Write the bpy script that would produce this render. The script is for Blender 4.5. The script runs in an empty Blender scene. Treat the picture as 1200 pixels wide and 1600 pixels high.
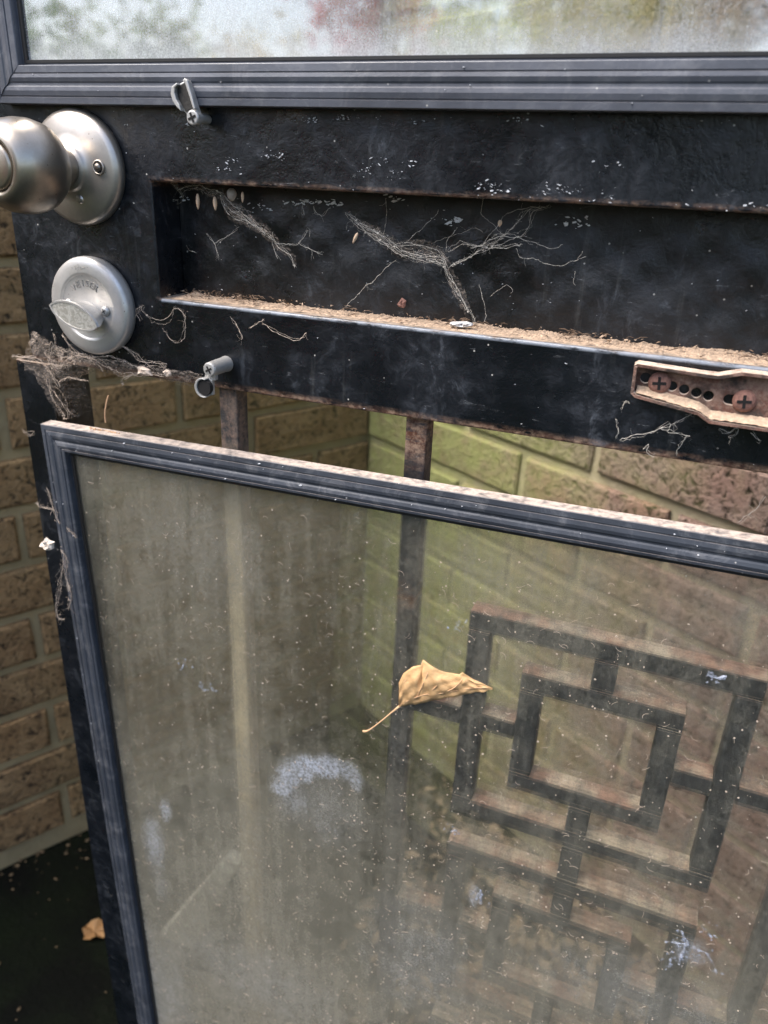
import bpy, bmesh, math, random
from mathutils import Vector, Matrix

scene = bpy.context.scene
R = math.radians

# ------------------------------------------------------------------ camera
cam_d = bpy.data.cameras.new('camera')
cam = bpy.data.objects.new('camera', cam_d)
scene.collection.objects.link(cam)
az, pitch, roll, fpx = R(21.52), R(23.72), R(2.466), 1206.1
fwd = Vector((-math.sin(az)*math.cos(pitch), math.cos(az)*math.cos(pitch), -math.sin(pitch)))
rt0 = Vector((math.cos(az), math.sin(az), 0))
dn0 = fwd.cross(rt0)
rt = rt0*math.cos(roll) - dn0*math.sin(roll)
dn = dn0*math.cos(roll) + rt0*math.sin(roll)
m = Matrix((rt, -dn, -fwd)).transposed().to_4x4()
m.translation = Vector((0, -0.42, 0))
cam.matrix_world = m
cam_d.sensor_fit = 'VERTICAL'
cam_d.sensor_height = 24.0
cam_d.lens = fpx/1600*24.0
cam_d.clip_start = 0.01
cam_d.clip_end = 300
cam_d.dof.use_dof = True
cam_d.dof.focus_distance = 0.46
cam_d.dof.aperture_fstop = 5.2
scene.camera = cam

# ------------------------------------------------------------------ light
world = bpy.data.worlds.new('World'); scene.world = world
world.use_nodes = True
wn = world.node_tree
sky = wn.nodes.new('ShaderNodeTexSky')
sky.sky_type = 'NISHITA'; sky.sun_disc = False
SUN_EL, SUN_AZ = R(58), R(232)          # azimuth clockwise from +Y
sky.sun_elevation = SUN_EL; sky.sun_rotation = SUN_AZ
sky.air_density = 1.0; sky.dust_density = 3.0; sky.ozone_density = 1.0
bgn = wn.nodes['Background']; bgn.inputs['Strength'].default_value = 0.15
wn.links.new(sky.outputs[0], bgn.inputs['Color'])
sun_d = bpy.data.lights.new('sun', 'SUN'); sun_d.energy = 2.2; sun_d.angle = R(45); sun_d.color = (1, .95, .88)
sun = bpy.data.objects.new('sun', sun_d); scene.collection.objects.link(sun)
sd = Vector((math.sin(SUN_AZ)*math.cos(SUN_EL), math.cos(SUN_AZ)*math.cos(SUN_EL), math.sin(SUN_EL)))
sun.rotation_euler = sd.to_track_quat('Z', 'Y').to_euler()
vs = scene.view_settings
vs.view_transform = 'Standard'; vs.look = 'None'; vs.gamma = 1; vs.use_curve_mapping = False
vs.exposure = 1.4
scene.cycles.transparent_max_bounces = 24
scene.cycles.max_bounces = 10
scene.cycles.use_denoising = True
scene.cycles.sample_clamp_indirect = 2.0
scene.cycles.sample_clamp_direct = 6.0
scene.cycles.blur_glossy = 1.0

rnd = random.Random(7)
DATA = {
    'recess_main': [[(-0.203,0.014,-0.0225),(-0.1933,0.014,-0.0289),(-0.1824,0.014,-0.034),(-0.1729,0.014,-0.038),(-0.1625,0.014,-0.0379),(-0.1522,0.014,-0.0372),(-0.1444,0.014,-0.0401),(-0.1416,0.014,-0.0428)],[(-0.2003,0.014,-0.0235),(-0.1906,0.014,-0.031),(-0.1796,0.014,-0.0373),(-0.1701,0.014,-0.0425),(-0.1595,0.014,-0.0447),(-0.1491,0.014,-0.045),(-0.1413,0.014,-0.0473)],[(-0.1948,0.014,-0.0267),(-0.1757,0.014,-0.0359),(-0.1648,0.014,-0.0421),(-0.1518,0.014,-0.0435),(-0.1421,0.014,-0.0451)],[(-0.1893,0.014,-0.0298),(-0.1784,0.014,-0.0338),(-0.169,0.014,-0.0389),(-0.1584,0.014,-0.0417),(-0.1429,0.014,-0.0423)],[(-0.1416,0.014,-0.0428),(-0.1387,0.014,-0.0483),(-0.1356,0.014,-0.055),(-0.1307,0.014,-0.0616),(-0.1256,0.014,-0.0694),(-0.1204,0.014,-0.0773)],[(-0.1424,0.014,-0.0405),(-0.1398,0.014,-0.0507),(-0.1342,0.014,-0.0572),(-0.1285,0.014,-0.065),(-0.1248,0.014,-0.0706)],[(-0.1394,0.014,-0.0392),(-0.1335,0.014,-0.0348),(-0.1286,0.014,-0.0339),(-0.1224,0.014,-0.0357),(-0.1151,0.014,-0.0358),(-0.1056,0.014,-0.0346),(-0.0987,0.014,-0.033)],[(-0.1363,0.014,-0.0469),(-0.1291,0.014,-0.0424),(-0.1199,0.014,-0.0361),(-0.1131,0.014,-0.0318),(-0.1086,0.014,-0.0293)],[(-0.126,0.014,-0.036),(-0.1189,0.014,-0.0338),(-0.1109,0.014,-0.0294),(-0.1039,0.014,-0.029),(-0.0982,0.014,-0.0276),(-0.0952,0.014,-0.0231),(-0.0933,0.014,-0.0156),(-0.0852,0.014,-0.012)],[(-0.1086,0.014,-0.0293),(-0.1033,0.014,-0.0236),(-0.0992,0.014,-0.019),(-0.0951,0.014,-0.0146),(-0.0895,0.014,-0.0138)]],
    'recess_fine': [[(-0.1014,0.016,-0.0344),(-0.0973,0.016,-0.0391),(-0.0892,0.016,-0.039),(-0.083,0.016,-0.0419),(-0.0749,0.016,-0.0424),(-0.0685,0.016,-0.0392),(-0.0632,0.016,-0.0371)],[(-0.0682,0.016,-0.0375),(-0.0659,0.016,-0.0336)],[(-0.1672,0.016,-0.0366),(-0.1573,0.016,-0.0291),(-0.1489,0.016,-0.0219),(-0.1467,0.016,-0.0173)],[(-0.2028,0.016,-0.0759),(-0.1918,0.016,-0.0649),(-0.1811,0.016,-0.0554),(-0.1714,0.016,-0.0451)],[(-0.1413,0.016,-0.0394),(-0.14,0.016,-0.0314),(-0.1355,0.016,-0.0255)],[(-0.1199,0.016,-0.0551),(-0.1179,0.016,-0.063),(-0.1155,0.016,-0.0687),(-0.1147,0.016,-0.077)],[(-0.1131,0.016,-0.0614),(-0.1086,0.016,-0.0575),(-0.104,0.016,-0.0548),(-0.1007,0.016,-0.0568),(-0.1018,0.016,-0.0587)],[(-0.1212,0.016,-0.028),(-0.1262,0.016,-0.0261),(-0.1383,0.016,-0.0296),(-0.1505,0.016,-0.0355)],[(-0.0684,0.016,-0.044),(-0.0682,0.016,-0.0495),(-0.0669,0.016,-0.0511)],[(-0.1205,0.016,-0.0357),(-0.1141,0.016,-0.0265),(-0.108,0.016,-0.0174),(-0.0945,0.016,-0.0136)],[(-0.1793,0.016,-0.0328),(-0.1783,0.016,-0.0246),(-0.1795,0.016,-0.0134)],[(-0.1092,0.016,-0.0283),(-0.122,0.016,-0.0193),(-0.1228,0.016,-0.0107)],[(-0.1394,0.016,-0.0474),(-0.1203,0.016,-0.038),(-0.1019,0.016,-0.0301),(-0.0828,0.016,-0.0342),(-0.0763,0.016,-0.0316)]],
    'left_main': [[(-0.3244,0.012,-0.0096),(-0.317,0.012,-0.0143),(-0.3091,0.012,-0.0122),(-0.3008,0.012,-0.0114),(-0.2964,0.012,-0.0143),(-0.2907,0.012,-0.015),(-0.2851,0.012,-0.0174),(-0.2795,0.012,-0.0208),(-0.2729,0.012,-0.025),(-0.2652,0.012,-0.03),(-0.2586,0.012,-0.0342),(-0.252,0.012,-0.0393),(-0.2455,0.012,-0.0444),(-0.2378,0.012,-0.0485),(-0.2352,0.012,-0.0548)],[(-0.2862,0.012,-0.0175),(-0.2831,0.012,-0.0246),(-0.2765,0.012,-0.0288),(-0.2697,0.012,-0.0294),(-0.2619,0.012,-0.0335),(-0.2553,0.012,-0.0368)],[(-0.2841,0.012,-0.021),(-0.2786,0.012,-0.0253),(-0.2707,0.012,-0.0276),(-0.2619,0.012,-0.0326)]],
    'left_fine': [[(-0.2556,0.02,-0.0418),(-0.2535,0.02,-0.0473),(-0.2519,0.02,-0.0519)],[(-0.2555,0.02,-0.0362),(-0.2534,0.02,-0.0417),(-0.2455,0.02,-0.043),(-0.2372,0.02,-0.0411),(-0.2311,0.02,-0.0329),(-0.2295,0.02,-0.0373)],[(-0.3035,0.02,-0.0402),(-0.2978,0.02,-0.0456),(-0.2957,0.02,-0.0513),(-0.2953,0.02,-0.0552)],[(-0.2978,0.02,-0.0456),(-0.2868,0.02,-0.0405),(-0.2801,0.02,-0.0354)],[(-0.334,0.02,-0.0231),(-0.3302,0.02,-0.0215),(-0.3234,0.02,-0.0212)],[(-0.2344,0.02,-0.0196),(-0.2333,0.02,-0.0249)],[(-0.2269,0.02,-0.0201),(-0.2258,0.02,-0.0236),(-0.2204,0.02,-0.0251),(-0.2163,0.02,-0.0204)],[(-0.3129,0.02,-0.0525),(-0.3165,0.02,-0.0518)],[(-0.2372,0.02,-0.0411),(-0.2268,0.02,-0.0454),(-0.2203,0.02,-0.0464)],[(-0.3229,0.02,-0.0146),(-0.319,0.02,-0.02)]],
    'bolt': [[(-0.3602,-0.003,-0.1141),(-0.3535,-0.003,-0.1026),(-0.3414,-0.003,-0.0868),(-0.3403,-0.003,-0.0888),(-0.3319,-0.003,-0.0941),(-0.3218,-0.003,-0.0931),(-0.3149,-0.003,-0.0853),(-0.3078,-0.003,-0.0896),(-0.3102,-0.003,-0.1042),(-0.318,-0.003,-0.1071),(-0.3237,-0.003,-0.1005)],[(-0.3602,-0.003,-0.1141),(-0.3475,-0.003,-0.1191),(-0.3402,-0.003,-0.1247),(-0.3246,-0.003,-0.1249)],[(-0.2729,-0.003,-0.0861),(-0.2675,-0.003,-0.0934),(-0.2654,-0.003,-0.0992)],[(-0.2593,-0.003,-0.0916),(-0.25,-0.003,-0.0857)],[(-0.2501,-0.003,-0.0877),(-0.2389,-0.003,-0.0923),(-0.2257,-0.003,-0.0957),(-0.2202,-0.003,-0.0903)],[(-0.3423,-0.003,-0.0952),(-0.3455,-0.003,-0.0893),(-0.3387,-0.003,-0.0856)]],
    'mass': [[(-0.4591,-0.006,-0.1327),(-0.4498,-0.006,-0.1321),(-0.4419,-0.006,-0.1316),(-0.4328,-0.006,-0.1315),(-0.4263,-0.006,-0.1377),(-0.4231,-0.006,-0.1413),(-0.4176,-0.006,-0.1466),(-0.417,-0.006,-0.1506)],[(-0.4563,-0.006,-0.1319),(-0.446,-0.006,-0.1326),(-0.4356,-0.006,-0.1329),(-0.4272,-0.006,-0.1358),(-0.4208,-0.006,-0.143)],[(-0.4243,-0.006,-0.1335),(-0.4143,-0.006,-0.1342),(-0.4071,-0.006,-0.1284),(-0.3966,-0.006,-0.1242),(-0.3871,-0.006,-0.125),(-0.3778,-0.006,-0.1272),(-0.3687,-0.006,-0.1304),(-0.3607,-0.006,-0.1323),(-0.3454,-0.006,-0.1303)],[(-0.4244,-0.006,-0.1345),(-0.4116,-0.006,-0.1329),(-0.4022,-0.006,-0.1288),(-0.392,-0.006,-0.1256),(-0.386,-0.006,-0.1258)],[(-0.4166,-0.006,-0.1111),(-0.4151,-0.006,-0.1167),(-0.4185,-0.006,-0.122),(-0.4254,-0.006,-0.1257),(-0.4213,-0.006,-0.1311)],[(-0.4189,-0.006,-0.1172),(-0.4198,-0.006,-0.1221),(-0.4239,-0.006,-0.1315),(-0.4211,-0.006,-0.1371)],[(-0.4082,-0.006,-0.1121),(-0.403,-0.006,-0.1182),(-0.3965,-0.006,-0.1233),(-0.3871,-0.006,-0.125)],[(-0.3596,-0.006,-0.1137),(-0.353,-0.006,-0.1162),(-0.3466,-0.006,-0.1201),(-0.3388,-0.006,-0.122),(-0.322,-0.006,-0.1208)],[(-0.3873,-0.006,-0.127),(-0.3804,-0.006,-0.129),(-0.3761,-0.006,-0.1323)],[(-0.4162,-0.006,-0.1454),(-0.4067,-0.006,-0.1412),(-0.3895,-0.006,-0.1419)],[(-0.4284,-0.006,-0.1501),(-0.4216,-0.006,-0.1553),(-0.4132,-0.006,-0.1665),(-0.4128,-0.006,-0.1716),(-0.4169,-0.006,-0.1733)],[(-0.4263,-0.006,-0.1377),(-0.4271,-0.006,-0.15),(-0.424,-0.006,-0.1618),(-0.4152,-0.006,-0.171)],[(-0.458,-0.006,-0.1883),(-0.4533,-0.006,-0.1919),(-0.4472,-0.006,-0.1882)],[(-0.3871,-0.006,-0.125),(-0.3676,-0.006,-0.1217),(-0.3506,-0.006,-0.1253),(-0.334,-0.006,-0.1298)],[(-0.3605,-0.006,-0.14),(-0.3587,-0.006,-0.1349),(-0.3526,-0.006,-0.1332),(-0.3386,-0.006,-0.1304),(-0.325,-0.006,-0.1296)]],
    'right': [[(-0.0291,-0.004,-0.1267),(-0.0199,-0.004,-0.122),(-0.0109,-0.004,-0.1174),(-0.0039,-0.004,-0.1135),(0.001,-0.004,-0.1093),(0.0054,-0.004,-0.1066)],[(-0.0103,-0.004,-0.1173),(-0.0056,-0.004,-0.1183),(0.0015,-0.004,-0.1189),(0.0036,-0.004,-0.1182)],[(0.0028,-0.004,-0.119),(0.0011,-0.004,-0.1239),(-0.0001,-0.004,-0.1276),(0.0,-0.004,-0.1301)],[(0.0171,-0.004,-0.1129),(0.0198,-0.004,-0.1139),(0.0227,-0.004,-0.1134),(0.0245,-0.004,-0.1104),(0.0264,-0.004,-0.1108),(0.0266,-0.004,-0.1135),(0.0237,-0.004,-0.1153),(0.0234,-0.004,-0.1167)],[(-0.0332,-0.004,-0.1152),(-0.0323,-0.004,-0.1193),(-0.0309,-0.004,-0.1212),(-0.0322,-0.004,-0.1258)],[(-0.0311,-0.004,-0.1099),(-0.0293,-0.004,-0.1048),(-0.0271,-0.004,-0.1059)],[(0.0327,-0.004,-0.1125),(0.0356,-0.004,-0.1147),(0.0371,-0.004,-0.1165)],[(-0.0166,-0.004,-0.1297),(-0.0145,-0.004,-0.1265),(-0.0145,-0.004,-0.1308),(-0.0102,-0.004,-0.1329)],[(-0.0109,-0.004,-0.1174),(-0.0064,-0.004,-0.1139),(-0.0065,-0.004,-0.1167)],[(0.0465,-0.004,-0.1444),(0.0419,-0.004,-0.1543),(0.0364,-0.004,-0.1621)]],
    'stile': [[(-0.4435,-0.018,-0.2403),(-0.4386,-0.018,-0.2433),(-0.4276,-0.018,-0.243)],[(-0.4308,-0.018,-0.2261),(-0.4288,-0.018,-0.2321),(-0.4263,-0.018,-0.2448),(-0.4231,-0.018,-0.2534)],[(-0.4238,-0.018,-0.2767),(-0.4244,-0.018,-0.2851),(-0.4282,-0.018,-0.2988),(-0.433,-0.018,-0.3129),(-0.439,-0.018,-0.3292),(-0.4394,-0.018,-0.3413),(-0.4327,-0.018,-0.341)],[(-0.4238,-0.018,-0.3063),(-0.4224,-0.018,-0.3175),(-0.4258,-0.018,-0.3286)],[(-0.4255,-0.018,-0.2771),(-0.4203,-0.018,-0.2842),(-0.4243,-0.018,-0.2992),(-0.4212,-0.018,-0.3099)],[(-0.4158,-0.018,-0.2559),(-0.4116,-0.018,-0.259),(-0.4075,-0.018,-0.2621)]],
    'chips': [(-0.2203,-0.0006,0.0253),(-0.2406,-0.0006,0.0073),(-0.2427,-0.0006,0.0056),(-0.1972,-0.0006,0.0257),(-0.1741,-0.0006,0.0061),(-0.1664,-0.0006,0.0001),(-0.1871,-0.0006,0.001),(-0.1777,-0.0006,0.0022),(-0.1832,-0.0006,-0.0005),(-0.1594,-0.0006,0.005),(-0.1165,-0.0006,-0.0041),(-0.1112,-0.0006,-0.006),(-0.0801,-0.0006,-0.0041),(-0.0835,-0.0006,-0.0027),(-0.058,-0.0006,-0.0045),(-0.0705,-0.0006,-0.0045),(-0.0101,-0.0006,-0.008),(0.0122,-0.0006,-0.0082),(-0.1128,-0.0006,0.0263),(-0.0999,-0.0006,0.0268),(-0.1569,-0.0006,0.0248),(-0.2956,-0.0006,0.0193),(-0.2703,-0.0006,0.0031),(-0.2748,-0.0006,-0.0011),(-0.1764,-0.0006,0.0254),(-0.0568,-0.0006,0.0075)],
    'chips_in': [(-0.2297,0.0255,-0.0177),(-0.2362,0.0255,-0.0191),(-0.2211,0.0255,-0.0169),(-0.2148,0.0255,-0.018),(-0.2428,0.0255,-0.0187),(-0.1443,0.0255,-0.0236),(-0.1421,0.0255,-0.0231),(-0.2674,0.0255,-0.0213),(-0.263,0.0255,-0.0248),(-0.3218,0.0255,-0.021),(-0.1175,0.0255,-0.0305),(-0.0697,0.0255,-0.0178),(-0.0726,0.0255,-0.0211),(-0.1761,0.0255,-0.0133)],
    'cocoon': [(-0.3017,0.01,-0.0209),(-0.2892,0.01,-0.0214),(-0.2695,0.01,-0.0169),(-0.1947,0.01,-0.0353)],
    'seed': [(-0.2784,0.012,-0.0159),(-0.1123,0.018,-0.0228)],
    'leaf_top': [(-0.1437,-0.0125,-0.3349),(-0.1451,-0.0125,-0.3165),(-0.1422,-0.0125,-0.308),(-0.1359,-0.0125,-0.3007),(-0.1304,-0.0125,-0.298),(-0.1293,-0.0125,-0.2934),(-0.1221,-0.0125,-0.2965),(-0.1183,-0.0125,-0.2979),(-0.1127,-0.0125,-0.2983),(-0.1037,-0.0125,-0.2969),(-0.1019,-0.0125,-0.2949),(-0.0946,-0.0125,-0.2979),(-0.081,-0.0125,-0.3003)],
    'leaf_bot': [(-0.1437,-0.0125,-0.3349),(-0.1417,-0.0125,-0.3349),(-0.1389,-0.0125,-0.3333),(-0.1341,-0.0125,-0.3309),(-0.1294,-0.0125,-0.3284),(-0.1239,-0.0125,-0.325),(-0.1184,-0.0125,-0.3219),(-0.1112,-0.0125,-0.3178),(-0.1041,-0.0125,-0.3142),(-0.098,-0.0125,-0.3109),(-0.092,-0.0125,-0.3072),(-0.0859,-0.0125,-0.3048),(-0.081,-0.0125,-0.3011)],
    'leaf_stem': [(-0.1436,-0.0122,-0.3354),(-0.1485,-0.0122,-0.3413),(-0.1541,-0.0122,-0.3484),(-0.1609,-0.0122,-0.3571),(-0.1659,-0.0122,-0.363),(-0.1694,-0.0122,-0.3651)],
    'smear': [(-0.2452,-0.0105,-0.4556),(-0.2427,-0.0105,-0.4454),(-0.2321,-0.0105,-0.4277),(-0.2209,-0.0105,-0.4153),(-0.2046,-0.0105,-0.4066),(-0.1887,-0.0105,-0.4),(-0.1772,-0.0105,-0.4005),(-0.1718,-0.0105,-0.4087),(-0.1767,-0.0105,-0.4205),(-0.1805,-0.0105,-0.414),(-0.1859,-0.0105,-0.4087),(-0.2002,-0.0105,-0.4148),(-0.2154,-0.0105,-0.4232),(-0.2255,-0.0105,-0.436),(-0.2325,-0.0105,-0.4538),(-0.2383,-0.0105,-0.4595)],
    'drop': [[(0.0538,-0.0105,-0.4646),(0.0621,-0.0105,-0.4613),(0.0708,-0.0105,-0.4603),(0.0809,-0.0105,-0.4633),(0.0888,-0.0105,-0.475)],[(0.0624,-0.0105,-0.4496),(0.0664,-0.0105,-0.4627),(0.0656,-0.0105,-0.4756)],[(0.0606,-0.0105,-0.4753),(0.0603,-0.0105,-0.485)],[(0.0672,-0.0105,-0.4561),(0.0657,-0.0105,-0.4806)],[(-0.0746,-0.0105,-0.4884),(-0.0722,-0.0105,-0.4773),(-0.072,-0.0105,-0.4904)],[(0.0741,-0.0105,-0.4404),(0.0799,-0.0105,-0.4462)],[(-0.1097,-0.0105,-0.2654),(-0.1076,-0.0105,-0.26),(-0.1046,-0.0105,-0.2559)],[(-0.3088,-0.0105,-0.3679),(-0.3063,-0.0105,-0.3749),(-0.2956,-0.0105,-0.3727)],[(-0.3263,-0.0105,-0.3625),(-0.3212,-0.0105,-0.3508)],[(-0.0993,-0.0105,-0.4328),(-0.0957,-0.0105,-0.4288)],[(0.0394,-0.0105,-0.2529),(0.0445,-0.0105,-0.2531),(0.0494,-0.0105,-0.2507)]],
    'flake': [(-0.3359,-0.012,-0.1266),(-0.3518,-0.012,-0.1374),(-0.3169,-0.012,-0.1255),(-0.437,-0.012,-0.274)],
    'twig': [(-0.3758,-0.009,-0.1689),(-0.3709,-0.009,-0.1488)],
    'bluish': [(-0.3718,-0.0105,-0.5596),(-0.3527,-0.0105,-0.5173),(-0.3543,-0.0105,-0.5595),(-0.366,-0.0105,-0.5726)],
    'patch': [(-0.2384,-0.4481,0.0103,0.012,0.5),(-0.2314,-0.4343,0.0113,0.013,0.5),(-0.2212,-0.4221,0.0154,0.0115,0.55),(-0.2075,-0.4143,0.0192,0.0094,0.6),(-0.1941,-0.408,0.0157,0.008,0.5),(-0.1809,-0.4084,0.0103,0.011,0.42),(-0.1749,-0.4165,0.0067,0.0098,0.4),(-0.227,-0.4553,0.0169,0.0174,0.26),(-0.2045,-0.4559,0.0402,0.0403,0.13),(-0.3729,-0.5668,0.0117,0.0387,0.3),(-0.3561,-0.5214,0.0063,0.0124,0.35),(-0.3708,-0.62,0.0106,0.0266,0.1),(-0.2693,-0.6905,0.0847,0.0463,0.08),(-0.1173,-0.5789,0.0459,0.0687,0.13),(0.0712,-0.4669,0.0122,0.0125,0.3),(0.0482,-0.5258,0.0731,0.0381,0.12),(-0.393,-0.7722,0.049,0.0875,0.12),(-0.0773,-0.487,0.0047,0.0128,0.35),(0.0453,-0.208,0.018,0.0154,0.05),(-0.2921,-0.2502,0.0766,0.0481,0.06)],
}

# ------------------------------------------------------------------ helpers
def link(o, parent=None):
    scene.collection.objects.link(o)
    if parent is not None:
        o.parent = parent
    return o

def tag(o, label=None, cat=None, group=None, kind=None):
    if label: o['label'] = label
    if cat: o['category'] = cat
    if group: o['group'] = group
    if kind: o['kind'] = kind
    return o

def empty(name, loc=(0, 0, 0), rot=(0, 0, 0)):
    o = bpy.data.objects.new(name, None)
    o.location = loc; o.rotation_euler = rot; o.empty_display_size = .02
    return link(o)

def mesh_obj(name, verts, faces, mat, parent=None, smooth=False, bevel=0, segs=2, origin=None):
    """verts in world metres; parent roots are plain translations unless noted"""
    me = bpy.data.meshes.new(name)
    off = Vector((0, 0, 0)) if parent is None else WO(parent)
    if origin is not None: off = off + Vector(origin)
    me.from_pydata([tuple(Vector(v) - off) for v in verts], [], faces)
    me.update()
    if smooth:
        for p in me.polygons: p.use_smooth = True
    me.materials.append(mat)
    o = bpy.data.objects.new(name, me)
    link(o, parent)
    if origin is not None: o.location = origin
    if bevel:
        b = o.modifiers.new('bevel', 'BEVEL'); b.width = bevel; b.segments = segs; b.limit_method = 'ANGLE'; b.angle_limit = R(35)
        b.harden_normals = False
    return o

def WO(o):
    v = Vector((0, 0, 0))
    while o is not None:
        v = v + Vector(o.location); o = o.parent
    return v

def box_vf(x0, x1, y0, y1, z0, z1):
    v = [(x0,y0,z0),(x1,y0,z0),(x1,y1,z0),(x0,y1,z0),(x0,y0,z1),(x1,y0,z1),(x1,y1,z1),(x0,y1,z1)]
    f = [(0,3,2,1),(4,5,6,7),(0,1,5,4),(1,2,6,5),(2,3,7,6),(3,0,4,7)]
    return v, f

def boxo(name, x0, x1, y0, y1, z0, z1, mat, parent=None, bevel=0.0008):
    v, f = box_vf(x0, x1, y0, y1, z0, z1)
    return mesh_obj(name, v, f, mat, parent, bevel=bevel)

def lathe(profile, seg=64, centre=(0,0,0)):
    """profile of (radius, y) pairs; axis is Y; returns verts, faces"""
    v, f = [], []
    cx, cy, cz = centre
    n = len(profile)
    for r, y in profile:
        for k in range(seg):
            a = 2*math.pi*k/seg
            v.append((cx + r*math.cos(a), cy + y, cz + r*math.sin(a)))
    for i in range(n-1):
        for k in range(seg):
            k2 = (k+1) % seg
            f.append((i*seg+k, i*seg+k2, (i+1)*seg+k2, (i+1)*seg+k))
    f.append(tuple(range(seg))[::-1])
    f.append(tuple((n-1)*seg+k for k in range(seg)))
    return v, f

def prism(outline, y0, y1):
    n = len(outline)
    v = [(x, y0, z) for x, z in outline] + [(x, y1, z) for x, z in outline]
    f = [tuple(range(n)), tuple(range(2*n-1, n-1, -1))]
    for k in range(n):
        k2 = (k+1) % n
        f.append((k, k+n, k2+n, k2))
    return v, f

def tube_vf(pts, radii, sides=4):
    v, f = [], []
    pts = [Vector(p) for p in pts]
    for i, p in enumerate(pts):
        t = (pts[min(i+1, len(pts)-1)] - pts[max(i-1, 0)])
        if t.length < 1e-9: t = Vector((1, 0, 0))
        t.normalize()
        a = t.cross(Vector((.3, 1, .2))).normalized(); b = t.cross(a)
        r = radii[i] if hasattr(radii, '__len__') else radii
        for k in range(sides):
            an = 2*math.pi*k/sides
            v.append(tuple(p + (a*math.cos(an) + b*math.sin(an))*r))
    for i in range(len(pts)-1):
        for k in range(sides):
            k2 = (k+1) % sides
            f.append((i*sides+k, i*sides+k2, (i+1)*sides+k2, (i+1)*sides+k))
    f.append(tuple(range(sides))[::-1]); f.append(tuple((len(pts)-1)*sides+k for k in range(sides)))
    return v, f

class Soup:
    def __init__(s): s.v, s.f = [], []
    def add(s, vf):
        v, f = vf; o = len(s.v)
        s.v += list(v); s.f += [tuple(i+o for i in q) for q in f]
    def make(s, name, mat, parent=None, **k): return mesh_obj(name, s.v, s.f, mat, parent, **k)

def smooth_line(pts, step=.0015, jit=0.0, r=rnd):
    """resample a polyline with Catmull-Rom and a wandering jitter"""
    P = [Vector(p) for p in pts]
    out = []
    for i in range(len(P)-1):
        p0 = P[max(i-1, 0)]; p1 = P[i]; p2 = P[i+1]; p3 = P[min(i+2, len(P)-1)]
        n = max(2, int((p2-p1).length/step))
        for k in range(n):
            t = k/n
            q = .5*((2*p1)+(-p0+p2)*t+(2*p0-5*p1+4*p2-p3)*t*t+(-p0+3*p1-3*p2+p3)*t**3)
            out.append(q)
    out.append(P[-1])
    if jit:
        w = Vector((0, 0, 0))
        for q in out:
            w = w*.8 + Vector((r.gauss(0, jit), r.gauss(0, jit*.6), r.gauss(0, jit)))*.6
            q += w
    return out

# ------------------------------------------------------------------ materials
class NT:
    def __init__(s, name):
        s.m = bpy.data.materials.new(name); s.m.use_nodes = True
        s.t = s.m.node_tree; s.t.nodes.clear()
        s.out = s.t.nodes.new('ShaderNodeOutputMaterial')
    def n(s, typ, ins=None, **props):
        nd = s.t.nodes.new(typ)
        for k, v in props.items(): setattr(nd, k, v)
        for k, v in (ins or {}).items():
            if isinstance(v, bpy.types.NodeSocket): s.t.links.new(v, nd.inputs[k])
            elif isinstance(v, bpy.types.Node): s.t.links.new(v.outputs[0], nd.inputs[k])
            else: nd.inputs[k].default_value = v
        return nd
    def noise(s, vec, scale, detail=4, rough=.6, dist=0, typ=None):
        return s.n('ShaderNodeTexNoise', {'Vector': vec, 'Scale': scale, 'Detail': detail, 'Roughness': rough, 'Distortion': dist}).outputs[0]
    def ramp(s, fac, stops, interp='LINEAR'):
        nd = s.n('ShaderNodeValToRGB', {'Fac': fac}); nd.color_ramp.interpolation = interp
        e = nd.color_ramp.elements
        while len(e) < len(stops): e.new(.5)
        for i, (p, c) in enumerate(stops):
            e[i].position = p; e[i].color = (c, c, c, 1) if not hasattr(c, '__len__') else (*c, 1)
        return nd.outputs[0]
    def mr(s, v, a, b, c=0., d=1.):
        return s.n('ShaderNodeMapRange', {'Value': v, 'From Min': a, 'From Max': b, 'To Min': c, 'To Max': d}).outputs[0]
    def math(s, op, a, b=0., clamp=False):
        return s.n('ShaderNodeMath', {0: a, 1: b}, operation=op, use_clamp=clamp).outputs[0]
    def mix(s, fac, a, b):
        nd = s.t.nodes.new('ShaderNodeMix'); nd.data_type = 'RGBA'
        for sock, v in ((nd.inputs[0], fac), (nd.inputs[6], a), (nd.inputs[7], b)):
            if isinstance(v, bpy.types.NodeSocket): s.t.links.new(v, sock)
            else: sock.default_value = v if not hasattr(v, '__len__') or len(v) == 4 else (*v, 1)
        return nd.outputs[2]
    def geo(s): return s.n('ShaderNodeNewGeometry')
    def scale_vec(s, vec, sc):
        return s.n('ShaderNodeVectorMath', {0: vec, 1: sc}, operation='MULTIPLY').outputs[0]
    def bump(s, h, strength, dist, normal=None):
        ins = {'Height': h, 'Strength': strength, 'Distance': dist}
        if normal is not None: ins['Normal'] = normal
        return s.n('ShaderNodeBump', ins).outputs[0]
    def bsdf(s, color, rough=.5, normal=None, metallic=0., spec=.5, **kw):
        ins = {'Base Color': color if isinstance(color, bpy.types.NodeSocket) else (*color, 1), 'Roughness': rough, 'Metallic': metallic, 'Specular IOR Level': spec}
        if normal is not None: ins['Normal'] = normal
        ins.update(kw)
        return s.n('ShaderNodeBsdfPrincipled', ins).outputs[0]
    def done(s, sh):
        s.t.links.new(sh, s.out.inputs['Surface']); return s.m

def up_mask(k, lo=.35, hi=.8, nscale=60):
    """dust that has settled on faces looking up"""
    g = k.geo()
    z = k.n('ShaderNodeSeparateXYZ', {0: g.outputs['True Normal']}).outputs[2]
    a = k.mr(z, lo, hi)
    nz = k.noise(g.outputs['Position'], nscale, 5, .7)
    return k.math('MULTIPLY', a, k.mr(nz, .25, .55), True)

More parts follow.
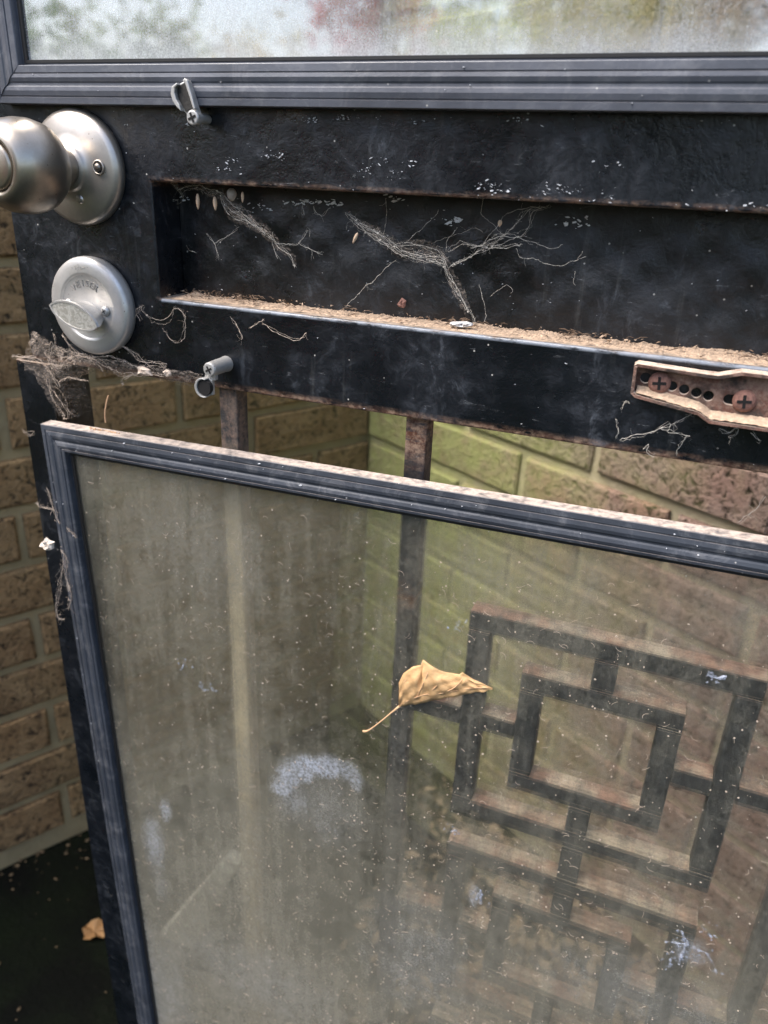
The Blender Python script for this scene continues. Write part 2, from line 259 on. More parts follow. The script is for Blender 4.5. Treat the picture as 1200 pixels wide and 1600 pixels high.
def black_paint(name, grime=1.0, rust_z=(), tint=(.0025, .0036, .0055), wr=1.0, rough=.22, worn=False):
    k = NT(name); g = k.geo(); P = g.outputs['Position']
    sep = k.n('ShaderNodeSeparateXYZ', {0: P})
    n1 = k.noise(P, 14, 6, .65, .3)
    n2 = k.noise(P, 90, 6, .7, .6)
    n3 = k.noise(P, 600, 3, .7)
    col = k.mix(k.mr(n1, .35, .7), tint, (tint[0]*2.1, tint[1]*2.0, tint[2]*2.1))
    # chalky haze; broad bluish sheen patches are painted in with it
    hz = k.math('MULTIPLY', k.mr(n2, .50, .74), k.mr(n1, .46, .66), True)
    col = k.mix(k.math('MULTIPLY', hz, .26*grime), col, (.085, .10, .13))
    n4 = k.noise(k.scale_vec(P, (1, 1, .6)), 42, 7, .72, 1.2)
    col = k.mix(k.math('MULTIPLY', k.mr(n4, .56, .72), k.mr(n1, .48, .64, 0., .55*grime), True), col, (.13, .145, .17))
    # vertical run marks
    st = k.noise(k.scale_vec(P, (95, 20, 7)), 1.0, 5, .65)
    stm = k.math('MULTIPLY', k.mr(st, .60, .76), k.mr(n1, .45, .6), True)
    col = k.mix(k.math('MULTIPLY', stm, .35*grime), col, (.16, .16, .15))
    # fine scratches
    sc = k.n('ShaderNodeTexNoise', {'Vector': k.scale_vec(P, (40, 40, 260)), 'Scale': 1.0, 'Detail': 3, 'Roughness': .5, 'Distortion': 1.6}).outputs[0]
    scm = k.math('MULTIPLY', k.ramp(sc, [(.0, 0.), (.655, 0.), (.665, 1.), (.675, 0.)]), k.mr(n2, .5, .6), True)
    col = k.mix(k.math('MULTIPLY', scm, .55*grime), col, (.30, .31, .32))
    # lint specks
    vor = k.n('ShaderNodeTexVoronoi', {'Vector': P, 'Scale': 260}, feature='F1')
    spk = k.math('MULTIPLY', k.mr(vor.outputs['Distance'], .17, .08), k.mr(k.n('ShaderNodeSeparateColor', {0: vor.outputs['Color']}).outputs[0], .965, .975), True)
    col = k.mix(k.math('MULTIPLY', spk, .8*grime), col, (.5, .48, .44))
    rough_v = k.math('ADD', k.math('ADD', k.mr(n2, .3, .8, rough-.12, rough+.12), k.mr(n1, .38, .62, -.02, .26)), k.math('MULTIPLY', hz, .2))
    if rust_z:
        tot = None
        for z0, w, amt in rust_z:
            d = k.math('ABSOLUTE', k.math('SUBTRACT', sep.outputs[2], z0))
            mk = k.math('MULTIPLY', k.mr(d, w, 0), 1.0, True)
            if z0 > -.1: mk = k.math('MULTIPLY', mk, k.mr(sep.outputs[0], -.331, -.327), True)
            mk = k.math('MULTIPLY', mk, k.mr(k.noise(k.scale_vec(P, (1, 1, 3)), 75, 6, .75), .50-amt*.12, .66-amt*.1), True)
            tot = mk if tot is None else k.math('MAXIMUM', tot, mk)
        rc = k.mix(k.mr(k.noise(P, 240, 4, .7), .4, .62), (.09, .035, .018), (.33, .22, .15))
        col = k.mix(tot, col, rc)
        rough_v = k.math('ADD', rough_v, k.math('MULTIPLY', tot, .4))
    if worn:      # ledge lip: rubbed-through metal, with the bevel's sky glint painted in
        d = k.math('ABSOLUTE', k.math('SUBTRACT', sep.outputs[2], -.0808))
        wm = k.math('MULTIPLY', k.mr(d, .0020, .0010), k.mr(sep.outputs[1], .0026, .0018), True)
        wm = k.math('MULTIPLY', wm, k.mr(sep.outputs[0], -.3275, -.3265), True)
        wm = k.math('MULTIPLY', wm, k.mr(k.noise(k.scale_vec(P, (1, 4, 4)), 60, 5, .7), .35, .5), True)
        col = k.mix(k.math('MULTIPLY', wm, .65), col, (.30, .33, .38))
    um = up_mask(k, .4, .85, 120)
    if worn: um = k.math('MULTIPLY', um, k.mr(sep.outputs[1], .0016, .0034), True)
    dc = k.mix(k.mr(n3, .3, .7), (.36, .27, .20), (.50, .40, .31))
    col = k.mix(k.math('MULTIPLY', um, .85), col, dc)
    rough_v = k.math('ADD', rough_v, k.math('MULTIPLY', um, .4), True)
    nb = k.bump(k.math('ADD', k.math('MULTIPLY', n2, .6), k.math('MULTIPLY', n3, .15)), .5*wr, .0012)
    nb = k.bump(k.math('ADD', n1, k.math('MULTIPLY', n4, .25)), .35*wr, .004, nb)
    return k.done(k.bsdf(col, rough_v, nb, 0, .5))

M = {}
M['door'] = black_paint('black_door_paint', 1.15, rust_z=[(-.0105, .0035, .5), (-.134, .005, .9), (-.0800, .0018, .3)], worn=True)
M['recess'] = black_paint('black_recess_paint', .75, tint=(.0028, .0036, .0046), wr=1.6, rough=.30)
M['bar'] = black_paint('black_bar_paint', 1.0, tint=(.012, .013, .016), wr=1.5, rough=.5, rust_z=[(-.145, .03, 1.2), (-.26, .02, .6)])
M['stile'] = black_paint('black_stile_paint', .8, rust_z=[(-.134, .004, 1.1)])
def rusty_bar():
    k = NT('rust_flecked_bar'); P = k.geo().outputs['Position']
    n = k.noise(P, 130, 6, .75); n0 = k.noise(k.scale_vec(P, (60, 60, 12)), 1, 5, .7)
    col = k.mix(k.mr(n, .42, .62), (.03, .028, .028), (.17, .11, .08))
    z = k.n('ShaderNodeSeparateXYZ', {0: P}).outputs[2]
    col = k.mix(k.math('MULTIPLY', k.mr(n0, .1, .45), k.mr(z, -.17, -.24), True), col, (.60, .48, .32))
    col = k.mix(k.math('MULTIPLY', k.mr(n0, .5, .7), .5), col, (.24, .18, .14))
    return k.done(k.bsdf(col, .8, k.bump(n, .7, .002)))
M['rusty_bar'] = rusty_bar()
def grille_mat():
    k = NT('dusty_rust_grille'); P = k.geo().outputs['Position']
    n = k.noise(P, 150, 6, .75); n0 = k.noise(P, 40, 4, .7)
    col = k.mix(k.mr(n, .45, .7), (.012, .014, .018), (.06, .06, .065))
    um = up_mask(k, .4, .85, 90)
    dc = k.mix(k.mr(n0, .4, .6), (.62, .49, .36), (.38, .21, .145))
    col = k.mix(um, col, dc)
    return k.done(k.bsdf(col, .8, k.bump(n, .8, .002)))
M['grille'] = grille_mat()

def frame_paint(name, base, dust=.9, grime=1.0):
    k = NT(name); g = k.geo(); P = g.outputs['Position']
    n1 = k.noise(P, 25, 5, .6); n2 = k.noise(P, 300, 4, .7)
    col = k.mix(k.mr(n1, .35, .7), base, tuple(c*1.5 for c in base))
    sm = k.math('MULTIPLY', k.mr(k.noise(P, 55, 7, .8, 1.0), .50, .74), .38*grime, True)
    col = k.mix(sm, col, (.26, .26, .27))
    vor = k.n('ShaderNodeTexVoronoi', {'Vector': P, 'Scale': 230}, feature='F1')
    spk = k.math('MULTIPLY', k.mr(vor.outputs['Distance'], .15, .07), k.mr(k.n('ShaderNodeSeparateColor', {0: vor.outputs['Color']}).outputs[0], .95, .96), True)
    col = k.mix(k.math('MULTIPLY', spk, .7), col, (.5, .48, .45))
    um = up_mask(k, .80, .97, 150)
    col = k.mix(k.math('MULTIPLY', um, dust), col, k.mix(k.mr(n2, .3, .7), (.40, .32, .27), (.52, .44, .38)))
    rg = k.math('ADD', k.mr(n1, .3, .7, .36, .52), k.math('MULTIPLY', um, .4), True)
    return k.done(k.bsdf(col, rg, k.bump(n2, .25, .0006), 0, .5))
M['frame_up'] = frame_paint('slate_grey_frame', (.062, .067, .082), .2)
M['frame_low'] = frame_paint('dusty_charcoal_frame', (.033, .038, .049), .95, 1.2)
def gasket():
    k = NT('black_gasket'); return k.done(k.bsdf((.008, .008, .009), .6))
M['gasket'] = gasket()

def pewter(name, base=(.50, .47, .43), rough=.34, dull=.3):
    k = NT(name); P = k.geo().outputs['Position']
    n = k.noise(P, 60, 6, .7); n2 = k.noise(P, 500, 3, .7)
    col = k.mix(k.mr(n, .35, .7), base, tuple(c*.72 for c in base))
    vor = k.n('ShaderNodeTexVoronoi', {'Vector': P, 'Scale': 420}, feature='F1')
    spk = k.math('MULTIPLY', k.mr(vor.outputs['Distance'], .22, .1), k.mr(k.n('ShaderNodeSeparateColor', {0: vor.outputs['Color']}).outputs[1], .93, .95), True)
    col = k.mix(k.math('MULTIPLY', spk, .8), col, (.12, .10, .08))
    met = k.mr(n, .3, .75, 1-dull*.4, 1-dull)
    rg = k.math('ADD', k.mr(n, .3, .8, rough-.04, rough+.14), k.math('MULTIPLY', spk, .2))
    return k.done(k.bsdf(col, rg, k.bump(k.math('ADD', k.math('MULTIPLY', n2, .06), k.math('MULTIPLY', spk, -.5)), .2, .0005), met, .5))
M['knob'] = pewter('worn_satin_nickel', (.44, .385, .32), .30, .12)
M['rose'] = pewter('satin_nickel_plate', (.48, .44, .395), .36, .3)
M['bolt'] = pewter('dull_satin_nickel', (.60, .58, .56), .40, .6)
M['zinc'] = pewter('cast_zinc', (.50, .49, .47), .42, .6)
M['bolt_mark'] = pewter('shaded_nickel', (.40, .38, .36), .45, .6)
M['steel_dark'] = pewter('dark_screw_steel', (.22, .20, .18), .35, .2)
def plain(name, c, rough=.8, n=0, ns=200):
    k = NT(name)
    if n:
        P = k.geo().outputs['Position']; t = k.noise(P, ns, 5, .7)
        col = k.mix(k.mr(t, .3, .7), tuple(x*(1-n) for x in c), tuple(min(1, x*(1+n)) for x in c))
        return k.done(k.bsdf(col, rough, k.bump(t, .5, .001)))
    return k.done(k.bsdf(c, rough))
M['black_hole'] = plain('black_cavity', (.006, .005, .005), .9)
M['dark_inside'] = plain('shade_black', (.02, .018, .015), .7, .4)
M['dust'] = plain('tan_dust', (.42, .305, .215), .95, .45, 260)
M['web'] = plain('old_cobweb', (.52, .48, .42), .9, .2, 300)
M['webtan'] = plain('dusty_cobweb', (.52, .42, .34), .9, .25, 300)
M['chip'] = plain('white_paint_chip', (.62, .63, .66), .6, .2, 600)
M['cocoon'] = plain('pale_tan_cocoon', (.58, .42, .29), .7, .2, 400)
M['greyseed'] = plain('grey_egg_sac', (.36, .31, .27), .8, .2, 400)
M['wood'] = plain('weathered_wood', (.84, .80, .68), .8, .2, 60)

def rust_bracket():
    k = NT('rusty_dusty_bracket'); P = k.geo().outputs['Position']
    n = k.noise(P, 190, 6, .75); n0 = k.noise(P, 70, 5, .7)
    col = k.mix(k.mr(n, .4, .62), (.13, .055, .038), (.26, .17, .13))
    col = k.mix(k.mr(n0, .44, .60), col, (.045, .032, .026))
    um = up_mask(k, .2, .7, 200)
    col = k.mix(um, col, (.62, .49, .39))
    return k.done(k.bsdf(col, .85, k.bump(n, 1.0, .0012)))
M['bracket'] = rust_bracket()
M['rust'] = plain('rusted_screw', (.22, .11, .085), .85, .4, 700)

def web_sheet(name='matted_web_sheet', op=.85, lo=.40):
    k = NT(name); P = k.geo().outputs['Position']
    n = k.noise(k.scale_vec(P, (1, 1, 2.2)), 220, 6, .75, 1.2); n2 = k.noise(P, 45, 4, .7, .5)
    a = k.math('MULTIPLY', k.mr(n, lo, lo+.20), k.mr(n2, .30, .52), True)
    col = k.mix(n, (.30, .24, .20), (.52, .42, .34))
    d = k.bsdf(col, .95, k.bump(n, .6, .001))
    tr = k.n('ShaderNodeBsdfTransparent').outputs[0]
    return k.done(k.n('ShaderNodeMixShader', {0: k.math('MULTIPLY', a, op), 1: tr, 2: d}).outputs[0])
M['sheet'] = web_sheet('matted_web_sheet', .75, .42)
M['film'] = web_sheet('thin_web_film', .40, .44)

def dirty_glass(name, lo, hi, dustcol, grad=None, refl=1.0, rough=.08, blur=.25, hair=.5, patches=None):
    k = NT(name); g = k.geo(); P = g.outputs['Position']
    n1 = k.noise(P, 6, 5, .6, .4); n2 = k.noise(P, 48, 6, .75, .7); n3 = k.noise(P, 420, 4, .75)
    st = k.noise(k.scale_vec(P, (85, 85, 8)), 1.0, 7, .75, .3)
    t = k.math('ADD', k.math('MULTIPLY', n1, .30), k.math('MULTIPLY', n2, .28))
    t = k.math('ADD', t, k.math('MULTIPLY', st, .34)); t = k.math('ADD', t, k.math('MULTIPLY', n3, .22))
    a = k.math('MAXIMUM', k.mr(t, .48, .66, lo, hi), .03)
    # grit: fine, high contrast
    nf = k.noise(P, 950, 3, .8)
    a = k.math('MULTIPLY', a, k.mr(nf, .38, .60, .40, 1.5))
    # hairline wipes and fibres
    hn = k.n('ShaderNodeTexNoise', {'Vector': k.scale_vec(P, (38, 38, 22)), 'Scale': 1.0, 'Detail': 4, 'Roughness': .55, 'Distortion': 2.4}).outputs[0]
    hl = k.ramp(hn, [(0., 0.), (.488, 0.), (.494, 1.), (.500, 0.)])
    hl = k.math('MULTIPLY', hl, k.mr(n2, .50, .62), True)
    a = k.math('ADD', a, k.math('MULTIPLY', hl, hair*.4), True)
    if grad:                                             # dirt thickens towards an edge; upper pane's clear right imitates a blocked reflection
        for ax, p0, p1, g0, g1 in grad:
            s = k.n('ShaderNodeSeparateXYZ', {0: P}).outputs[ax]
            a = k.math('ADD', a, k.math('MULTIPLY', k.mr(s, p0, p1, g0, g1), k.mr(n2, .30, .66, .45, 1.4)), True)
    vor = k.n('ShaderNodeTexVoronoi', {'Vector': P, 'Scale': 170}, feature='F1')
    spk = k.math('MULTIPLY', k.mr(vor.outputs['Distance'], .12, .05), k.mr(k.n('ShaderNodeSeparateColor', {0: vor.outputs['Color']}).outputs[0], .82, .86), True)
    spk = k.math('MULTIPLY', spk, k.mr(n2, .42, .52), True)
    dc = k.mix(k.mr(n2, .35, .65), dustcol, tuple(c*.70 for c in dustcol))
    dc = k.mix(spk, dc, (.70, .66, .60))
    a = k.math('MAXIMUM', a, k.math('MULTIPLY', spk, .8))
    if patches:      # bluish sky reflections painted as patches, plus dried splashes and residue
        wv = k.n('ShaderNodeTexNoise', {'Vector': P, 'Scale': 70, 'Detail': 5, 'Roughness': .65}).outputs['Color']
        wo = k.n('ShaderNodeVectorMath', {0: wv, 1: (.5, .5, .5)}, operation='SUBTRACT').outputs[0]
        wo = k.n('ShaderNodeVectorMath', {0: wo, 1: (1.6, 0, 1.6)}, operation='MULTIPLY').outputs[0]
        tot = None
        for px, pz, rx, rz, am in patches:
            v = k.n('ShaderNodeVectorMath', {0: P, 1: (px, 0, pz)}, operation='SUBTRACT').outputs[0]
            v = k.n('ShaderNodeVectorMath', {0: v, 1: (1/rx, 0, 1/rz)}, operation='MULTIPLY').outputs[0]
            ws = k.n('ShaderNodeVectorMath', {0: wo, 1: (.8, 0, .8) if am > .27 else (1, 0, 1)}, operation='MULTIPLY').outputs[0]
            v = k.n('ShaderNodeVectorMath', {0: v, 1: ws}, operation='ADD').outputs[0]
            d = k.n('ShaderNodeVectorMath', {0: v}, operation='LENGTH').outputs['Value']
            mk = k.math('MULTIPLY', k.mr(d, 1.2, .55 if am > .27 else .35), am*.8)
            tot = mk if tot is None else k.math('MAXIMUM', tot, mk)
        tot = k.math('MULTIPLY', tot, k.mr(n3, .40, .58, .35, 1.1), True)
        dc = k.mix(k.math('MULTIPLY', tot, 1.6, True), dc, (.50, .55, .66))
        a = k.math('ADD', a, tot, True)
    tr = k.n('ShaderNodeBsdfTransparent', {'Color': (.95, .96, .94, 1)}).outputs[0]
    rf = k.n('ShaderNodeBsdfRefraction', {'Color': (.95, .96, .94, 1), 'IOR': 1.12, 'Roughness': rough}).outputs[0]
    th = k.n('ShaderNodeMixShader', {0: blur, 1: tr, 2: rf}).outputs[0]
    gl = k.n('ShaderNodeBsdfGlossy', {'Color': (1, 1, 1, 1), 'Roughness': .045, 'Normal': k.bump(n1, .05, .002)}).outputs[0]
    fr = k.math('MULTIPLY', k.n('ShaderNodeFresnel', {'IOR': 1.5}).outputs[0], k.math('SUBTRACT', 1.0, g.outputs['Backfacing']), True)
    th = k.n('ShaderNodeMixShader', {0: k.math('MULTIPLY', fr, refl, True), 1: th, 2: gl}).outputs[0]
    df = k.n('ShaderNodeBsdfDiffuse', {'Color': dc, 'Normal': k.bump(n2, .3, .001)}).outputs[0]
    tl = k.n('ShaderNodeBsdfTranslucent', {'Color': dc}).outputs[0]
    du = k.n('ShaderNodeMixShader', {0: .25, 1: df, 2: tl}).outputs[0]
    return k.done(k.n('ShaderNodeMixShader', {0: a, 1: th, 2: du}).outputs[0])
M['glass_up'] = dirty_glass('chalky_dirty_glass', .03, .42, (.78, .80, .82), [(0, -.12, -.03, .0, -.14), (2, .068, .054, 0, .35)], 7.5, hair=.2)
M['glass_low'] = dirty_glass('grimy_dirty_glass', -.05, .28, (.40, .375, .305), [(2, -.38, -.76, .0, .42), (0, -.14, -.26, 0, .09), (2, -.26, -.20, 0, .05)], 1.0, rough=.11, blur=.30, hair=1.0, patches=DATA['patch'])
def thin_edge():
    k = NT('glass_edge'); return k.done(k.bsdf((.02, .03, .03), .2))
M['glass_edge'] = thin_edge()

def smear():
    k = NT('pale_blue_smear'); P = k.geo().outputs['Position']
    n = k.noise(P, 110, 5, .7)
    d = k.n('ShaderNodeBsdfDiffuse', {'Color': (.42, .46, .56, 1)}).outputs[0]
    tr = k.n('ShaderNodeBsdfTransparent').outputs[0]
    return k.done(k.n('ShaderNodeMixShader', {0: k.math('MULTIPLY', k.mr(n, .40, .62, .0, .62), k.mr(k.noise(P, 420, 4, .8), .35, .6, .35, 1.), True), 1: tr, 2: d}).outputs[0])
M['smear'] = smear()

def brick_mat(name, c1, c2, c3, algae=0):
    k = NT(name); g = k.geo(); P = g.outputs['Position']
    oi = k.n('ShaderNodeObjectInfo')
    tc = k.n('ShaderNodeTexCoord').outputs['Object']
    off = k.n('ShaderNodeVectorMath', {0: tc, 1: oi.outputs['Location']}, operation='ADD').outputs[0]
    n = k.noise(off, 150, 5, .7, .6)
    nb = k.noise(off, 20, 4, .6)
    cr = k.n('ShaderNodeTexNoise', {'Vector': off, 'Scale': 95, 'Detail': 4, 'Roughness': .6, 'Distortion': .9}).outputs[0]
    col = k.mix(oi.outputs['Random'], c1, c2)
    col = k.mix(k.mr(nb, .35, .7), col, c3)
    col = k.mix(k.mr(k.math('MINIMUM', cr, n), .46, .34), col, (.030, .020, .013))
    if algae: col = algae_mix(k, col, P, algae)
    h = k.math('ADD', k.math('MULTIPLY', cr, .75), k.math('MULTIPLY', n, .35))
    return k.done(k.bsdf(col, .92, k.bump(h, .8, .008), 0, .25))

def algae_mix(k, col, P, amt):
    """green algae creeping out of the damp corner"""
    s = k.n('ShaderNodeVectorMath', {0: P, 1: (-.4964, .7542, 0)}, operation='SUBTRACT').outputs[0]
    s = k.n('ShaderNodeVectorMath', {0: s, 1: (1, 1, 0)}, operation='MULTIPLY').outputs[0]
    al = k.n('ShaderNodeVectorMath', {0: s}, operation='LENGTH').outputs['Value']
    nn = k.noise(P, 9, 5, .65, .6)
    v = k.math('ADD', al, k.math('MULTIPLY', k.math('SUBTRACT', nn, .5), .55))
    mk = k.mr(v, .62, .22)
    mk = k.math('MULTIPLY', mk, k.mr(k.noise(P, 34, 5, .7), .30, .55, .45, 1.), True)
    gc = k.mix(k.noise(P, 60, 4, .6), (.26, .29, .085), (.42, .43, .19))
    return k.mix(k.math('MULTIPLY', mk, amt, True), col, gc)
M['brick_l'] = brick_mat('rough_brick_light_tinted', (.27, .165, .078), (.18, .11, .055), (.32, .215, .11), .12)  # same brick on both walls; the differing light is put into their colours
M['brick_r'] = brick_mat('red_brown_rough_brick', (.36, .20, .155), (.25, .19, .16), (.32, .24, .195), .92)
def mortar(name, c, algae=0):
    k = NT(name); P = k.geo().outputs['Position']
    n = k.noise(P, 160, 6, .7); n0 = k.noise(P, 14, 4, .6)
    col = k.mix(k.mr(n0, .35, .7), c, tuple(x*.7 for x in c))
    if algae: col = algae_mix(k, col, P, algae)
    return k.done(k.bsdf(col, .95, k.bump(k.math('ADD', n, n0), .8, .004), 0, .2))
M['mortar_l'] = mortar('tan_mortar', (.42, .335, .19), .18)
M['mortar_r'] = mortar('pale_mortar', (.56, .48, .34), .8)

def ground_mat():
    k = NT('dark_mossy_concrete'); P = k.geo().outputs['Position']
    n = k.noise(P, 9, 6, .65); n2 = k.noise(P, 120, 6, .7)
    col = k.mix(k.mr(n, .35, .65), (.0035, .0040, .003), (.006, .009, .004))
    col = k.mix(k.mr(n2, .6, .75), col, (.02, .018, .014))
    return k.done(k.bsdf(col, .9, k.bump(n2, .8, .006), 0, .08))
M['ground'] = ground_mat()

# ------------------------------------------------------------------ setting
GZ = -0.985
def ground():
    k = NT('garden_grass_ground'); P = k.geo().outputs['Position']
    n = k.noise(P, 1.2, 6, .6); n2 = k.noise(P, 40, 5, .7)
    col = k.mix(k.mr(n2, .3, .7), (.015, .026, .008), (.04, .055, .018))
    col = k.mix(k.mr(n, .5, .6), col, (.06, .05, .035))
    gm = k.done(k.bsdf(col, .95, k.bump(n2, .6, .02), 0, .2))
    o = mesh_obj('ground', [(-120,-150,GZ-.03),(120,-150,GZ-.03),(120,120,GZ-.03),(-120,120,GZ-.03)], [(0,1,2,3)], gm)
    tag(o, kind='structure')
    # concrete pad under the door, gently uneven
    v, f = [], []
    nx, ny = 60, 60
    for j in range(ny+1):
        for i in range(nx+1):
            x = -1.6 + 3.4*i/nx; y = -1.6 + 3.0*j/ny
            v.append((x, y, GZ + rnd.uniform(-.0015, .0015)))
    for j in range(ny):
        for i in range(nx):
            a = j*(nx+1)+i; f.append((a, a+1, a+nx+2, a+nx+1))
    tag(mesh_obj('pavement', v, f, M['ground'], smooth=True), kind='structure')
ground()

TH = R(28.75)
COR = Vector((-.4964, .7542, 0))
BU, CH, JT = .2315, .0765, .0130

def brick_variant(seed, ln, mat):
    r = random.Random(seed)
    me = bpy.data.meshes.new('brick')
    L2, H2, Dp = (ln-JT)/2, (CH-JT)/2, .035
    bm = bmesh.new()
    # chamfered front face: local x along wall, y out of wall (-), z up
    c = .003
    ring0 = [(-L2, -H2), (0, -H2), (L2, -H2), (L2, 0), (L2, H2), (0, H2), (-L2, H2), (-L2, 0)]
    def rg(y, sh, j):
        out = []
        for x, z in ring0:
            sx = -sh if x > 0 else (sh if x < 0 else 0); sz = -sh if z > 0 else (sh if z < 0 else 0)
            out.append(bm.verts.new((x+sx+r.uniform(-j, j), y+r.uniform(-j, j)*.6, z+sz+r.uniform(-j, j))))
        return out
    a = rg(Dp, 0, 0); b = rg(-.0035, 0, .0010); d = rg(-.0065, c, .0013)
    ctr = bm.verts.new((0, -.0072, 0))
    for p, q in ((a, b), (b, d)):
        for i in range(8):
            j = (i+1) % 8
            bm.faces.new((p[i], p[j], q[j], q[i]))
    for i in range(8):
        bm.faces.new((d[i], d[(i+1) % 8], ctr))
    bm.normal_update(); bm.to_mesh(me); bm.free()
    me.materials.append(mat)
    return me

def wall(name, label, side, mat, mort):
    """side -1: the wall left of the corner, running towards the door; +1: the wall right of it"""
    if side < 0:
        rz = math.atan2(.8767, .4810)           # local +x = towards the corner
        root = empty(name, (COR.x, COR.y, GZ), (0, 0, rz))
        s0, s1 = -1.9, -.0
    else:
        rz = math.atan2(-.4810, .8767)
        root = empty(name, (COR.x, COR.y, GZ), (0, 0, rz))
        s0, s1 = 0., 1.75
    tag(root, label, 'brick wall')
    ztop = 1.35
    v, f = box_vf(s0, s1 + (.08 if side < 0 else 0), 0, .08, 0, ztop)
    me = bpy.data.meshes.new('mortar'); me.from_pydata(v, [], f); me.materials.append(mort)
    mo = bpy.data.objects.new('mortar', me); link(mo, root)
    full = [brick_variant(s, BU, mat) for s in range(8)]
    half = [brick_variant(20+s, BU/2, mat) for s in range(3)]
    zb = -.418 - GZ
    k0 = -int(zb//CH) - 0
    n = 0
    for row in range(k0-1, 40):
        z = zb + row*CH
        if z + CH > ztop: break
        if z < -.02: continue
        if side < 0:
            st = -.1135 if row % 2 else 0.0       # right end of the last full brick
            if row % 2: pieces = [(-.1135/2, 'h')]
            else: pieces = []
            x = st
            while x - BU > s0:
                pieces.append((x - BU/2, 'f')); x -= BU
        else:
            pieces = [] if row % 2 else [(.116/2, 'h')]
            x = 0.0 if row % 2 else .116
            while x + BU < s1:
                pieces.append((x + BU/2, 'f')); x += BU
        for px, kind in pieces:
            me = rnd.choice(full if kind == 'f' else half)
            b = bpy.data.objects.new('brick', me)
            b.location = (px + rnd.uniform(-.001, .001), rnd.uniform(-.0012, .0008), z + CH/2 + rnd.uniform(-.0012, .0012))
            b.rotation_euler = (rnd.uniform(-.006, .006), rnd.uniform(-.006, .006), rnd.uniform(-.006, .006))
            link(b, root); n += 1
    return n
wall('brick_wall', 'rough-faced brick wall tinted brown by painted light, with tan mortar, left of the inside corner', -1, M['brick_l'], M['mortar_l'])
wall('brick_wall', 'reddish brick wall with green algae and pale mortar, right of the inside corner', 1, M['brick_r'], M['mortar_r'])

# ------------------------------------------------------------------ the door
door = empty('security_door', (-.06, .02, GZ))
tag(door, 'weathered black steel security door with nickel knob, deadbolt and barred lower half', 'door')
XL, XR = -.446, .345
# lock rail: a deep steel box with a long sunk panel
def lock_rail():
    xs = [XL, -.328, .22, XR]; zs = [-.134, -.0805, -.0105, .046]
    y0, y1, yr = 0.0, .044, .027
    v, f = [], []
    def V(p): v.append(p); return len(v)-1
    F = [[V((x, y0, z)) for x in xs] for z in zs]
    for j in range(3):
        for i in range(3):
            if i == 1 and j == 1: continue
            f.append((F[j][i], F[j][i+1], F[j+1][i+1], F[j+1][i]))
    B = [V((xs[0], y1, zs[0])), V((xs[3], y1, zs[0])), V((xs[3], y1, zs[3])), V((xs[0], y1, zs[3]))]
    f.append((F[0][3], F[0][2], F[0][1], F[0][0], B[0], B[1]))
    f.append((F[3][0], F[3][1], F[3][2], F[3][3], B[2], B[3]))
    f.append((F[0][0], F[1][0], F[2][0], F[3][0], B[3], B[0]))
    f.append((F[3][3], F[2][3], F[1][3], F[0][3], B[1], B[2]))
    f.append((B[0], B[3], B[2], B[1]))
    # reveal
    q = [V((xs[1], yr, zs[1])), V((xs[2], yr, zs[1])), V((xs[2], yr, zs[2])), V((xs[1], yr, zs[2]))]
    fr = [F[1][1], F[1][2], F[2][2], F[2][1]]
    for a in range(4):
        b = (a+1) % 4
        f.append((fr[a], fr[b], q[b], q[a]))
    o = mesh_obj('lock_rail', v, f, M['door'], door, bevel=.0013, segs=3)
    # the sunk sheet, buckled with age
    nx, nz = 150, 22
    v, f = [], []
    for j in range(nz+1):
        for i in range(nx+1):
            x = -.3275 + .547*i/nx; z = -.080 + .069*j/nz
            e = math.sin(math.pi*j/nz)*min(1, i/6, (nx-i)/6)
            h = .0011*math.sin(x*47+z*90) + .0007*math.sin(x*131-z*210+1) + .0005*math.sin(x*260+z*330)
            v.append((x, .0262 - .0012*e + h*e*.8, z))
    for j in range(nz):
        for i in range(nx):
            a = j*(nx+1)+i; f.append((a, a+1, a+nx+2, a+nx+1))
    mesh_obj('recess_panel', v, f, M['recess'], door, smooth=True)
lock_rail()
# stiles and rails of the leaf
def stile(name, x0, x1, z0, z1, y0, y1, mat, ragged=False):
    t = .0016
    if not ragged: return boxo(name, x0, x1, y0, y1, z0, z1, mat, door, .0012)
    # open-topped square tube
    v, f = [], []
    for z in (z0, z1):
        v += [(x0,y0,z),(x1,y0,z),(x1,y1,z),(x0,y1,z),(x0+t,y0+t,z),(x1-t,y0+t,z),(x1-t,y1-t,z),(x0+t,y1-t,z)]
    for i in range(4):
        j = (i+1) % 4
        f.append((i, j, j+8, i+8)); f.append((i+4, i+12, j+12, j+4)); f.append((i+8, j+8, j+12, i+12)); f.append((i, i+4, j+4, j))
    return mesh_obj(name, v, f, mat, door, bevel=.0005, segs=1)
stile('stile', -.460, -.4285, -.965, -.1355, -.0015, .0365, M['stile'], True)
stile('stile', -.446, -.418, .046, 1.02, .001, .037, M['door'])
stile('stile', .3155, .3445, -.965, -.1355, 0, .0365, M['stile'])
stile('stile', .3155, .3445, .048, 1.02, .001, .037, M['door'])
boxo('door_rail', -.4175, .315, .001, .036, .985, 1.02, M['door'], door)
boxo('door_rail', -.428, .315, .001, .036, -.965, -.925, M['stile'], door)
# upright bars
BARS = [-.2903, -.1562, .1075, .2405]
for i, x in enumerate(BARS):
    mt = M['rusty_bar'] if i == 0 else M['bar']
    boxo('bar', x, x+.0137, .006, .0197, -.925, -.1342, mt, door, .0009)
